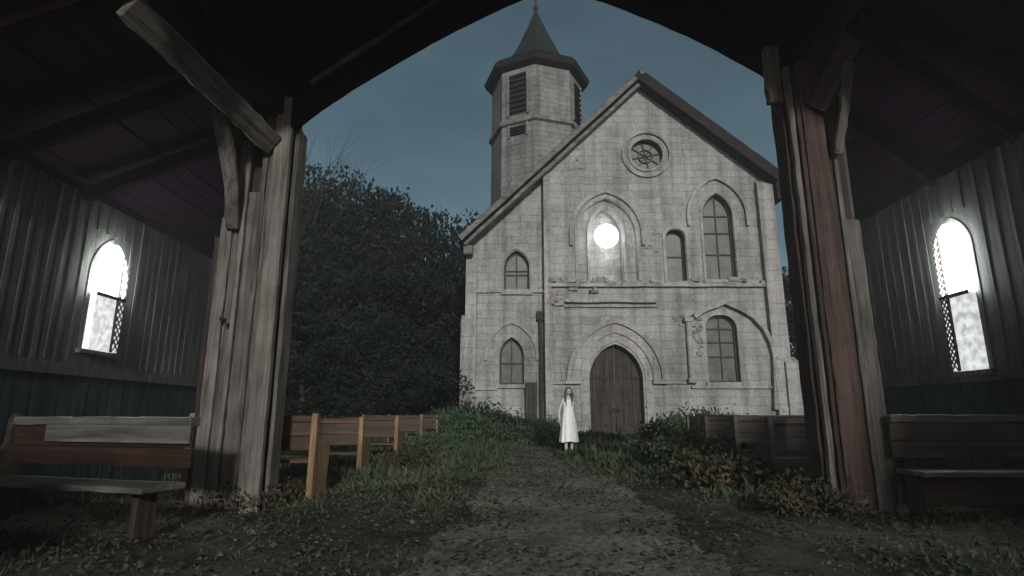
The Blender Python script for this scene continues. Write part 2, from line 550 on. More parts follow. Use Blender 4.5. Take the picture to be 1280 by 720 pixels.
l.new(ra.outputs['Color'], mx.inputs['Color1']); l.new(rb.outputs['Color'], mx.inputs['Color2'])
l.new(mx.outputs['Color'], b.inputs['Base Color'])
bp = n.new('ShaderNodeBump'); bp.inputs['Strength'].default_value = 1.0; bp.inputs['Distance'].default_value = 0.05
l.new(nb.outputs['Fac'], bp.inputs['Height']); l.new(bp.outputs['Normal'], b.inputs['Normal'])
b.inputs['Roughness'].default_value = 0.95; b.inputs['Specular IOR Level'].default_value = 0.1
M_GROUND = m_ground
M_PATH = mat_noise('trodden_earth', [(0.3, (0.055, 0.051, 0.042)), (0.5, (0.185, 0.172, 0.14)), (0.72, (0.34, 0.32, 0.27))], 20.0, 0.95, 0.9, 0.04, 0.1, 10)

pn_, plk = M_PATH.node_tree.nodes, M_PATH.node_tree.links
pb_ = pn_['Principled BSDF']
src = pb_.inputs['Base Color'].links[0].from_socket
tcp = pn_.new('ShaderNodeTexCoord')
nm = pn_.new('ShaderNodeTexNoise'); nm.inputs['Scale'].default_value = 0.8; nm.inputs['Detail'].default_value = 9; nm.inputs['Roughness'].default_value = 0.75
plk.new(tcp.outputs['Object'], nm.inputs['Vector'])
rm = ramp(pn_, [(0.42, (0, 0, 0)), (0.58, (1, 1, 1))])
plk.new(nm.outputs['Fac'], rm.inputs['Fac'])
mm = pn_.new('ShaderNodeMixRGB'); mm.inputs['Color2'].default_value = (0.052, 0.066, 0.042, 1)
fm = pn_.new('ShaderNodeMath'); fm.operation = 'MULTIPLY'; fm.inputs[1].default_value = 0.75
plk.new(rm.outputs['Color'], fm.inputs[0]); plk.new(fm.outputs[0], mm.inputs['Fac'])
plk.new(src, mm.inputs['Color1']); plk.new(mm.outputs['Color'], pb_.inputs['Base Color'])

# ------------------------------------------------------------------ terrain
def smooth(a, b_, x):
    t = np.clip((x - a) / (b_ - a), 0, 1)
    return t * t * (3 - 2 * t)


def height(x, y):
    x = np.asarray(x, float); y = np.asarray(y, float)
    h = 0.11 * smooth(17, 25, y)
    h = h + 0.035 * np.sin(x * 1.7 + y * 0.6) * np.sin(y * 1.1 - x * 0.4) * smooth(0.5, 2.5, np.abs(x - 0.2))
    h = h + 0.02 * np.sin(x * 4.1 + 1.0) * np.sin(y * 3.3)
    hill = smooth(3.0, 22.0, -x - 1.5) * smooth(19, 40, y) * 11.0 + smooth(34, 90, y) * smooth(-6, 10, -x) * 4
    hill_r = smooth(15, 50, x) * smooth(20, 60, y) * 4.0
    return h + hill + hill_r


def axis(lo, hi, fine_lo, fine_hi, fine, coarse):
    a = list(np.arange(fine_lo, fine_hi + 1e-6, fine))
    s, v = fine, fine_lo
    while v > lo:
        s = min(s * 1.25, coarse); v -= s; a.insert(0, v)
    s, v = fine, a[-1]
    while v < hi:
        s = min(s * 1.25, coarse); v += s; a.append(v)
    return np.array(a)


gx = axis(-600, 600, -9, 14, 0.2, 60)
gy = axis(-300, 900, 1.5, 30, 0.2, 60)
XX, YY = np.meshgrid(gx, gy)
ZZ = height(XX, YY)
nv = len(gx)
me = bpy.data.meshes.new('ground')
verts = np.stack([XX.ravel(), YY.ravel(), ZZ.ravel()], 1)
ii, jj = np.meshgrid(np.arange(len(gx) - 1), np.arange(len(gy) - 1))
q = (jj * nv + ii).ravel()
faces = np.stack([q, q + 1, q + 1 + nv, q + nv], 1)
me.from_pydata(verts.tolist(), [], faces.tolist())
me.polygons.foreach_set('use_smooth', [True] * len(me.polygons))
ground = link_mesh('ground', me, M_GROUND)
tag(ground, kind='structure')


def path_centre(y):
    return 0.05 + 0.028 * y + 0.25 * math.sin(y * 0.22)


m = MB()
rings_l = []
ny = 260
for i in range(ny + 1):
    y = 1.5 + (24.6 - 1.5) * i / ny
    wdt = 1.15 - 0.012 * y + 0.25 * mnoise.noise((y * 0.9, 3, 0)) + 0.16 * mnoise.noise((y * 4.1, 3, 0))
    wdt2 = 1.25 - 0.012 * y + 0.25 * mnoise.noise((y * 0.9, 9, 0)) + 0.16 * mnoise.noise((y * 4.1, 9, 0))
    c = path_centre(y)
    for k in range(9):
        t = k / 8
        x = c - wdt + (wdt + wdt2) * t
        m.v.append((x, y, float(height(x, y)) + 0.012 - 0.02 * (abs(t - .5) > .45)))
for i in range(ny):
    for k in range(8):
        a = i * 9 + k
        m.f.append((a, a + 1, a + 10, a + 9))
path = m.build('path', M_PATH, smooth=True)
tag(path, kind='structure')

# ------------------------------------------------------------------ the stone church
CY = 26.0
church = empty('stone_church', (4.5, CY, 0.1))
tag(church, 'pale weathered stone church with a steep gable and boarded pointed windows', 'church')


def C(px, py, Y=CY):
    p = at(px, py, Y)
    return p.x, p.z


pk = at(800, 88, CY - 0.5)
el = at(572, 296, CY - 0.5)
er = at(978, 217, CY - 0.5)
Z0 = -0.3
X_L = at(583, 480, CY).x
X_N = at(683, 350, CY).x
X_R = at(968, 370, CY).x


def roof_z(x):
    if x < pk.x:
        return pk.z + (el.z - pk.z) * (x - pk.x) / (el.x - pk.x)
    return pk.z + (er.z - pk.z) * (x - pk.x) / (er.x - pk.x)


def px_arch(pl, pr, pbot, pspr, papex, Y=CY):
    xl, xr = at(pl, pspr, Y).x, at(pr, pspr, Y).x
    return ((xl + xr) / 2, (xr - xl) / 2, at(640, pbot, Y).z, at(640, pspr, Y).z, at(640, papex, Y).z)


A_DOOR = px_arch(737, 804, 548, 474, 430)
A_NICHE = px_arch(721, 796, 351, 292, 247)
A_RIGHT = px_arch(878, 915, 350, 270, 242)
A_SMALL = px_arch(832, 856, 352, 297, 287)
A_LOW = px_arch(882, 921, 478, 410, 394)
A_UPL = px_arch(630, 662, 362, 332, 310)
A_LOWL = px_arch(624, 655, 480, 444, 420)
A_DOOR = (A_DOOR[0], A_DOOR[1], Z0 + 0.38, A_DOOR[3], A_DOOR[4])
cxr, czr = C(808, 193)
r_in = 0.80


def circle(cx, cz, r, n=28):
    return [(cx + r * math.cos(2 * math.pi * i / n), cz + r * math.sin(2 * math.pi * i / n)) for i in range(n)]


T = 0.62     # wall thickness
nave_outline = [(X_N, Z0), (X_N, roof_z(X_N) - 0.12), (pk.x, pk.z - 0.2), (X_R, roof_z(X_R) - 0.12), (X_R, Z0)]
poly('front_wall', nave_outline, [arch(*A_DOOR), arch(*A_NICHE), arch(*A_RIGHT), arch(*A_SMALL), arch(*A_LOW), circle(cxr, czr, r_in)],
     CY, CY + T, M_STONE, church)
YB = CY + 0.4  # the lower bay stands back a little
bay_outline = [(X_L, Z0), (X_L, roof_z(X_L) - 0.12), (X_N + 0.02, roof_z(X_N) - 0.14), (X_N + 0.02, Z0)]
poly('side_bay_wall', bay_outline, [arch(*A_UPL), arch(*A_LOWL)], YB, YB + T, M_STONE, church)
m = MB()
m.box((X_L + 0.003, YB + T + .003, Z0), (X_L + 0.6, CY + 21, roof_z(X_L) - 0.15))
m.build('flank_wall', M_STONE, church)
m = MB()
m.box((X_R - 0.6, CY + T + .003, Z0), (X_R - 0.003, CY + 21, roof_z(X_R) - 0.15))
m.build('flank_wall', M_STONE, church)

# roof: two slopes with timber rakes along the gable
roofm = MB()
th = 0.3


def slab(mb, a, bq, y0, y1, t):
    d = Vector((bq[0] - a[0], 0, bq[1] - a[1])).normalized()
    nrm = Vector((-d.z, 0, d.x))
    if nrm.z < 0: nrm = -nrm
    p = [Vector((a[0], 0, a[1])), Vector((bq[0], 0, bq[1]))]
    q_ = [v - nrm * t for v in p]
    vs = []
    for y in (y0, y1):
        for v in (p[0], p[1], q_[1], q_[0]):
            vs.append((v.x, y, v.z))
    mb.add(vs, [(0, 1, 2, 3), (7, 6, 5, 4), (0, 4, 5, 1), (1, 5, 6, 2), (2, 6, 7, 3), (3, 7, 4, 0)])


slab(roofm, (pk.x + 0.02, pk.z + 0.02), (el.x, el.z), CY - 0.55, CY + 22, th)
slab(roofm, (pk.x, pk.z), (er.x, er.z), CY - 0.55, CY + 22, th)
roof = roofm.build('roof', M_SHINGLE, church)


def rake(name, a, bq, off, t, y0, y1, mat):
    d = Vector((bq.x - a.x, 0, bq.z - a.z)).normalized()
    nrm = Vector((-d.z, 0, d.x))
    if nrm.z < 0: nrm = -nrm
    k = 26
    pts = []
    for i in range(k + 1):
        p = Vector((a.x, 0, a.z)).lerp(Vector((bq.x, 0, bq.z)), i / k) - nrm * off
        pts.append(Vector((p.x, (y0 + y1) / 2, p.z)))
    mb = MB()
    mb.sweep(pts, y1 - y0, t, (0, 1, 0), 0.012)
    return mb.build(name, mat, roof)


rake('barge_board', pk, el, 0.17, 0.24, CY - 0.68, CY - 0.56, M_TRIM)
rake('barge_board', pk, er, 0.27, 0.5, CY - 0.68, CY - 0.56, M_TRIM_DARK)  # right side darker, the overhang's shadow put into its colour
rake('rake_moulding', pk, el, 0.46, 0.16, CY - 0.45, CY - 0.02, M_TRIM)
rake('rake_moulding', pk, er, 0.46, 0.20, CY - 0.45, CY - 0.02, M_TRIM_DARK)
mb = MB()
mb.box((er.x - 0.35, CY - 0.5, er.z - 1.25), (er.x - 0.05, CY + 0.35, er.z - 0.25), 0.03)
mb.build('eave_bracket', M_TRIM_DARK, roof)
mb = MB()
mb.box((el.x + 0.25, CY - 0.3, el.z - 0.75), (el.x + 0.7, CY + 0.5, el.z - 0.32), 0.03)
mb.build('eave_bracket', M_TRIM, roof)


# windows -----------------------------------------------------------
def church_window(A, Y, hbars, vbars, depth=0.32, frame=0.09, name='window'):
    pane = poly(name, arch(*A, d=0.05), [], Y + depth, Y + depth + 0.05, M_PANE, church)
    poly('frame', arch(*A, d=0.02), [arch(A[0], A[1], A[2] + frame, A[3], A[4], d=-frame)], Y + depth - 0.09, Y + depth - 0.004, M_BAR, pane)
    mb = MB()
    for z in hbars:
        zz = A[2] + (A[4] - A[2]) * z
        hw = A[1] * (1.0 if zz < A[3] else max(0.2, 1 - ((zz - A[3]) / (A[4] - A[3])) ** 1.5)) - 0.03
        mb.box((A[0] - hw, Y + depth - 0.055, zz - 0.03), (A[0] + hw, Y + depth - 0.006, zz + 0.03), 0.006)
    for x in vbars:
        xx = A[0] + A[1] * x
        zt = A[3] + (A[4] - A[3]) * (1 - abs(x)) * 0.9
        mb.box((xx - 0.025, Y + depth - 0.05, A[2] + 0.03), (xx + 0.025, Y + depth - 0.008, zt))
    mb.build('glazing_bar', M_BAR, pane)
    sill = MB()
    sill.box((A[0] - A[1] - 0.14, Y - 0.12, A[2] - 0.16), (A[0] + A[1] + 0.14, Y + depth - 0.1, A[2] + 0.004), 0.012)
    sill.build('sill', M_STONE_TRIM, pane)
    return pane


church_window(A_RIGHT, CY, (0.3, 0.55, 0.75), (0,))
church_window(A_SMALL, CY, (0.5,), (), 0.4)
lw = church_window(A_LOW, CY, (0.38, 0.6, 0.8), (0,))
church_window(A_UPL, YB, (0.42, 0.52), (0,))
church_window(A_LOWL, YB, (0.45,), (0,))
rw = poly('round_window', circle(cxr, czr, r_in + .05), [], CY + 0.3, CY + 0.35, M_PANE, church)
poly('ring_moulding', circle(cxr, czr, r_in + 0.42, 40), [circle(cxr, czr, r_in + 0.28, 40)], CY - 0.12, CY - 0.003, M_STONE_TRIM, rw)
poly('inner_ring', circle(cxr, czr, r_in + 0.12, 40), [circle(cxr, czr, r_in - 0.02, 40)], CY - 0.06, CY - 0.004, M_STONE_TRIM, rw)
mb = MB()
for k in range(4):
    a = math.pi * k / 4 + .2
    d = Vector((math.cos(a), 0, math.sin(a))) * (r_in - 0.02)
    c = Vector((cxr, CY + 0.26, czr))
    mb.sweep([c - d, c + d], 0.05, 0.05, (0, 1, 0))
rg = [Vector((cxr + 0.34 * math.cos(a), CY + 0.25, czr + 0.34 * math.sin(a))) for a in [2 * math.pi * i / 16 for i in range(17)]]
mb.sweep(rg, 0.06, 0.05, (0, 1, 0))
mb.build('glazing_bar', M_BAR, rw)

# arches over openings
def hood(A, d0, d1, proud, name='hood_mould', zcut=None, mat=None, Y=CY, parent=None):
    A2 = (A[0], A[1], A[3] if zcut is None else zcut, A[3], A[4])
    return poly(name, arch_band(*A2, d0, d1), [], Y - proud, Y - 0.002, mat or M_STONE_TRIM, parent or church)


hood(A_DOOR, 0.82, 1.02, 0.20)
hood(A_DOOR, 0.45, 0.80, 0.10, 'archivolt')
hood(A_DOOR, 0.10, 0.42, 0.05, 'archivolt', zcut=A_DOOR[2])
for sx in (-1, 1):   # impost blocks beneath the door arch
    mb = MB()
    xx = A_DOOR[0] + sx * (A_DOOR[1] + 0.75)
    mb.box((xx - 0.35, CY - 0.24, A_DOOR[3] - 0.22), (xx + 0.35, CY - 0.003, A_DOOR[3] - 0.003), 0.012)
    mb.build('impost', M_STONE_TRIM, church)
hood(A_NICHE, 0.20, 0.36, 0.16, zcut=A_NICHE[3] - 0.6)
hood(A_RIGHT, 0.62, 0.76, 0.14, zcut=A_RIGHT[3] - 0.5)
hood(A_RIGHT, 0.02, 0.14, 0.05, 'window_surround', zcut=A_RIGHT[2])
hood(A_SMALL, 0.03, 0.16, 0.06, 'window_surround', zcut=A_SMALL[2])
hood(A_LOWL, 0.55, 0.68, 0.10, Y=YB, zcut=A_LOWL[3] - 0.2)
hood(A_UPL, 0.06, 0.16, 0.06, 'window_surround', Y=YB, zcut=A_UPL[2])
# stepped blind niche with its inner order
A_IN = px_arch(737, 779, 351, 292, 256)
inner = poly('inner_arch', arch(*A_NICHE, d=0.03), [arch(A_IN[0], A_IN[1], A_IN[2] + 0.02, A_IN[3], A_IN[4])], CY + 0.26, CY + 0.7, M_STONE, church)
hood(A_IN, 0.0, 0.11, 0.10, 'inner_moulding', zcut=A_IN[2], Y=CY + 0.26, parent=inner)
poly('niche_back', arch(*A_NICHE, d=0.2), [], CY + 0.72, CY + 0.8, M_STONE, church)
hood(A_NICHE, 0.0, 0.10, 0.07, 'niche_moulding', zcut=A_NICHE[2])

# broken blind arch at the lower right
def px_strip(pts, w, proud, name, jit=0.01, Y=CY, mat=None):
    P = []
    for a, bq in zip(pts[:-1], pts[1:]):
        A_, B_ = at(*a, Y), at(*bq, Y)
        k = max(2, int((B_ - A_).length / 0.3))
        P += [A_.lerp(B_, i / k) for i in range(k)]
    P.append(at(*pts[-1], Y))
    P = [Vector((p.x, Y - proud / 2 - 0.002, p.z)) for p in P]
    mb = MB()
    mb.sweep(P, proud, w, (0, 1, 0), jit)
    return mb.build(name, mat or M_STONE_TRIM, church)


px_strip([(866, 396), (885, 386), (904, 378)], 0.2, 0.26, 'broken_arch_mould', 0.03)
px_strip([(904, 378), (924, 387), (940, 396), (953, 411), (962, 428), (966, 444), (967, 470), (968, 512)], 0.2, 0.26, 'blind_arch_mould', 0.012)
for a, bq, w in (((859, 400), (860, 476), 0.2), ((974, 448), (975, 512), 0.22)):
    p, q_ = at(*a, CY), at(*bq, CY)
    mb = MB()
    pts = [Vector((p.x, CY - 0.14, p.z)).lerp(Vector((p.x, CY - 0.14, q_.z)), i / 8) for i in range(9)]
    mb.tube(pts, [0.12 + rnd.uniform(-.008, .008) for _ in pts], 10)
    for z in (p.z, q_.z):
        mb.box((p.x - 0.2, CY - 0.32, z - 0.1), (p.x + 0.2, CY - 0.003, z + 0.08), 0.015)
    mb.build('colonnette', M_STONE_TRIM, church)
# torn masonry beside the lower window and on the old porch line
def rubble(name, boxes, s, proud, nmax, Y=CY, parent=church):
    for (x0, y0, x1, y1), cnt in boxes:
        for _ in range(cnt):
            mb = MB()
            p = at(rnd.uniform(x0, x1), rnd.uniform(y0, y1), Y)
            a, bq, c = (rnd.uniform(0.5, 1.4) * s for _ in range(3))
            h_ = rnd.uniform(0.3, 1) * proud
            mb.box((p.x - a, Y - h_, p.z - bq * .6), (p.x + a, Y + 0.05, p.z + bq * .6), 0.04 * s / .12)
            mb.build(name, M_RUBBLE, parent, bevel=0.02)


rubble('torn_stone', [((867, 396, 878, 425), 10), ((872, 420, 880, 452), 8), ((844, 394, 856, 408), 3)], 0.10, 0.08, 0)
rubble('ledge_stone', [((684, 361, 704, 381), 10), ((684, 350, 790, 357), 20), ((790, 350, 962, 355), 10), ((702, 360, 760, 366), 4)], 0.17, 0.2, 0)
rubble('proud_stone', [((810, 285, 826, 315), 7), ((700, 395, 850, 400), 5), ((720, 185, 735, 215), 3)], 0.12, 0.035, 0)
# string courses
def course(x0, y0, x1, h_, proud, Y=CY, name='string_course'):
    z = at(640, y0, Y).z
    a, bq = at(x0, y0, Y).x, at(x1, y0, Y).x
    k = max(3, int((bq - a) / 0.55))
    mb = MB()
    mb.sweep([Vector((a + (bq - a) * i / k, Y - proud / 2 - .002, z + rnd.uniform(-.012, .012))) for i in range(k + 1)], proud, h_, (0, 1, 0), 0.014)
    mb.build(name, M_STONE_TRIM, church)


course(684, 357, 973, 0.16, 0.18)
course(706, 377, 820, 0.12, 0.22)
course(706, 383, 822, 0.08, 0.12)
course(684, 478, 706, 0.14, 0.12)
course(822, 478, 857, 0.14, 0.12)
course(864, 484, 966, 0.12, 0.12)
course(589, 364, 681, 0.14, 0.12, YB)
course(589, 486, 622, 0.12, 0.1, YB)
course(657, 486, 670, 0.12, 0.1, YB)
# corner buttresses
for (xa, xb, ztop, pr, Yb) in ((X_R - 0.42, X_R + 0.32, roof_z(X_R) - 0.75, 0.28, CY), (X_R + 0.0, X_R + 0.62, at(640, 446, CY).z, 0.42, CY),
                               (X_L - 0.12, X_L + 0.38, roof_z(X_L) - 0.6, 0.25, YB), (X_L - 0.3, X_L + 0.2, at(640, 392, CY).z, 0.4, YB),
                               (X_N - 0.1, X_N + 0.22, roof_z(X_N) - 0.5, 0.14, CY)):
    mb = MB()
    mb.box((xa, Yb - pr, Z0), (xb, Yb + 0.5, ztop - 0.3), 0.01)
    mb.add([(xa, Yb - pr, ztop - 0.297), (xb, Yb - pr, ztop - 0.297), (xb, Yb + .5, ztop - 0.297), (xa, Yb + .5, ztop - 0.297),
            (xa, Yb + 0.02, ztop), (xb, Yb + 0.02, ztop), (xb, Yb + .5, ztop), (xa, Yb + .5, ztop)],
           [(0, 1, 2, 3), (4, 7, 6, 5), (0, 4, 5, 1), (1, 5, 6, 2), (2, 6, 7, 3), (3, 7, 4, 0)])
    mb.build('buttress', M_STONE_TRIM, church)
# dark pipe added in place of a dark slot in the bay angle
mb = MB()
pa, pb = at(675, 398, YB), at(675, 512, YB)
mb.tube([Vector((pa.x, YB - 0.12, pa.z)), Vector((pa.x + .02, YB - 0.12, (pa.z + pb.z) / 2)), Vector((pa.x, YB - 0.12, 0))], [0.085] * 3, 10)
mb.box((pa.x - 0.16, YB - 0.26, pa.z - 0.1), (pa.x + 0.16, YB - .003, pa.z + 0.3))
mb.build('dark_slot_pipe', M_SLOT, church)
mb = MB()
pa, pb = at(657, 478, YB), at(671, 512, YB)
mb.box((pa.x, YB - 0.3, Z0), (pb.x, YB - 0.003, pa.z), 0.02)
mb.build('dark_box', M_DOOR, church)  # dark box added for a darker patch beside the slot
# plinth
mb = MB()
mb.box((X_N + 0.23, CY - 0.16, Z0), (A_DOOR[0] - A_DOOR[1] - 0.5, CY - 0.003, 0.75), 0.015)
mb.build('plinth', M_STONE_TRIM, church)
mb = MB()
mb.box((A_DOOR[0] + A_DOOR[1] + 0.5, CY - 0.16, Z0), (X_R - 0.43, CY - 0.003, 0.75), 0.015)
mb.build('plinth', M_STONE_TRIM, church)
# door: two boarded leaves with strap hinges
for sx in (-1, 1):
    full = arch(*A_DOOR, d=0.03)
    half = [p for p in full if (p[0] - A_DOOR[0]) * sx >= -1e-6]
    if sx < 0:
        half = half + [(A_DOOR[0] - 0.012, A_DOOR[4] * 1.0), (A_DOOR[0] - 0.012, A_DOOR[2])]
        half = [p for i, p in enumerate(half) if not (abs(p[0] - A_DOOR[0]) < 1e-6)]
    else:
        half = [p for p in half if not abs(p[0] - A_DOOR[0]) < 1e-6]
        half = [(A_DOOR[0] + 0.012, A_DOOR[2]), (A_DOOR[0] + 0.012, A_DOOR[4])] + half
    leaf = poly('door', half, [], CY + 0.42, CY + 0.5, M_DOOR, church)
    mb = MB()
    for k in range(1, 6):
        xx = A_DOOR[0] + sx * A_DOOR[1] * k / 6
        zt = A_DOOR[3] + (A_DOOR[4] - A_DOOR[3]) * (1 - (k / 6) ** 2.2) - 0.05
        mb.box((xx - 0.035, CY + 0.385, A_DOOR[2] + 0.04), (xx + 0.035, CY + 0.419, zt), 0.006)
    mb.build('cover_strip', M_DOOR, leaf)
    for z in (A_DOOR[2] + 0.5, A_DOOR[2] + 1.5, A_DOOR[3] + .1):
        mb = MB()
        mb.box((A_DOOR[0] + sx * 0.25, CY + 0.365, z - 0.04), (A_DOOR[0] + sx * (A_DOOR[1] - 0.02), CY + 0.384, z + 0.04), 0.004)
        mb.build('strap_hinge', M_IRON, leaf)
    mb = MB()
    hx = A_DOOR[0] + sx * 0.13
    mb.tube([(hx + .05 * math.cos(a), CY + 0.35, A_DOOR[2] + 1.15 + .09 * math.sin(a)) for a in [2 * math.pi * i / 10 for i in range(11)]], [0.014] * 11, 6)
    mb.build('ring_handle', M_IRON, leaf)
mb = MB()
mb.box((A_DOOR[0] - 1.7, CY - 1.0, Z0), (A_DOOR[0] + 1.6, CY - 0.25, 0.14), 0.03)
mb.box((A_DOOR[0] - A_DOOR[1] + .01, CY - 0.24, Z0), (A_DOOR[0] + A_DOOR[1] - .01, CY + 0.55, 0.24), 0.0)
mb.build('door_step', M_STONE_TRIM, church)

# bell tower (octagonal) rising behind the left slope
TY = 31.5
tcx = at(671, 130, TY).x
tr = at(727, 130, TY).x - tcx


def octo(r, z, rot=R(18), n=8, wob=0.0):
    return [(tcx + r * math.cos(rot + 2 * math.pi * (k + .5) / n), TY + r * math.sin(rot + 2 * math.pi * (k + .5) / n), z + wob * math.cos(2 * math.pi * k / n)) for k in range(n)]


z_eave = at(671, 77, TY - tr).z
z_low = at(671, 260, TY).z - 2
mb = MB()
mb.ring([octo(tr * 1.02, z_low), octo(tr, z_eave + 0.25)])
tower = mb.build('bell_tower', M_STONE_TOWER, church)
zb = at(671, 146, TY - tr).z
mb = MB()
mb.ring([octo(tr * 1.0, zb - 0.22), octo(tr * 1.07, zb - 0.12), octo(tr * 1.07, zb + 0.1), octo(tr * 1.0, zb + 0.2)])
mb.build('string_course', M_STONE_TOWER, tower)
ap = at(675, 13, TY)
mb = MB()
mb.ring([octo(tr * 1.0, z_eave - 0.15), octo(tr * 1.15, z_eave + 0.05), octo(tr * 1.19, z_eave + 0.32), octo(tr * 1.10, z_eave + 0.56)])
mb.build('spire_eave', M_TRIM_DARK, tower)
mb = MB()
zt0, zt1 = z_eave + 0.6, ap.z
prof = [(1.12, -0.01), (0.92, 0.05), (0.74, 0.14), (0.55, 0.32), (0.34, 0.57), (0.16, 0.80), (0.02, 1.0)]
mb.ring([octo(tr * a, zt0 + (zt1 - zt0) * bq) for a, bq in prof])
mb.build('spire', M_SPIRE, tower)
mb = MB()
mb.tube([(tcx, TY, zt1 - 0.2), (tcx, TY, zt1 + 1.0), (tcx, TY, zt1 + 2.2)], [0.07, 0.05, 0.03], 8)
mb.tube([(tcx, TY, zt1 + 0.02), (tcx, TY, zt1 + 0.1), (tcx, TY, zt1 + .25), (tcx, TY, zt1 + .33)], [0.06, 0.16, 0.16, 0.05], 8)
mb.build('finial', M_IRON, tower)
# belfry louvres on the faces that look out
def tower_louvre(k, zlo, zhi, w):
    a = R(18) + 2 * math.pi * (k + 1.0) / 8
    ra = tr * math.cos(math.pi / 8) * 1.004
    nrm = Vector((math.cos(a), math.sin(a), 0))
    side = Vector((-nrm.y, nrm.x, 0))
    c = Vector((tcx, TY, 0)) + nrm * ra
    mb = MB()
    nslat = max(3, int((zhi - zlo) / 0.28))
    for i in range(nslat):
        z = zlo + (zhi - zlo) * (i + .5) / nslat
        p = c + Vector((0, 0, z)) + nrm * 0.06
        mb.sweep([p - side * w / 2, p + side * w / 2], 0.13, 0.05, nrm + Vector((0, 0, -0.8)))
    mb.sweep([c + nrm * .012 + Vector((0, 0, zlo)), c + nrm * .012 + Vector((0, 0, zhi))], w, 0.03, side)
    mb.build('belfry_louvre', M_LOUVRE, tower)
    for s_ in (-1, 1):
        mb = MB()
        p = c + side * s_ * (w / 2 + 0.06) + nrm * 0.05
        mb.sweep([p + Vector((0, 0, zlo - .1)), p + Vector((0, 0, zhi + .1))], 0.12, 0.12, nrm)
        mb.build('louvre_jamb', M_STONE_TOWER, tower)


zl0, zl1 = at(671, 137, TY - tr).z, at(671, 93, TY - tr).z
zl2, zl3 = at(671, 164, TY - tr).z, at(671, 152, TY - tr).z
front_face = None
best = -9
for k in range(8):
    a = R(18) + 2 * math.pi * (k + 1.0) / 8
    sc_ = -math.sin(a) - 0.25 * math.cos(a)
    if sc_ > best: best, front_face = sc_, k
for k in (front_face, (front_face - 2) % 8, (front_face + 2) % 8):
    tower_louvre(k, zl0, zl1 + 0.35, 1.1)
    tower_louvre(k, zl2, zl3, 1.0)

# the glowing globe in the niche
gl = at(758, 295, CY - 0.22)
lamp = empty('globe_lamp', (gl.x, gl.y, gl.z))
tag(lamp, 'glowing round white globe lamp inside the pointed niche above the church door', 'lamp')
bm = bmesh.new()
bmesh.ops.create_uvsphere(bm, u_segments=32, v_segments=20, radius=0.56)
for v in bm.verts: v.co.y *= 0.8
me = bpy.data.meshes.new('globe'); bm.to_mesh(me); bm.free()
me.polygons.foreach_set('use_smooth', [True] * len(me.polygons))
link_mesh('globe', me, M_LAMP, lamp, local=True)
mb = MB()
mb.tube([(0, 0.35, 0), (0, 0.6, 0), (0, 0.93, 0)], [0.1, 0.07, 0.12], 10)
mb.build('bracket', M_IRON, lamp, local=True)

# ------------------------------------------------------------------ ruined timber hall around the camera
WX = 5.4           # half width of the hall
PYL, PYR = 6.5, 6.35

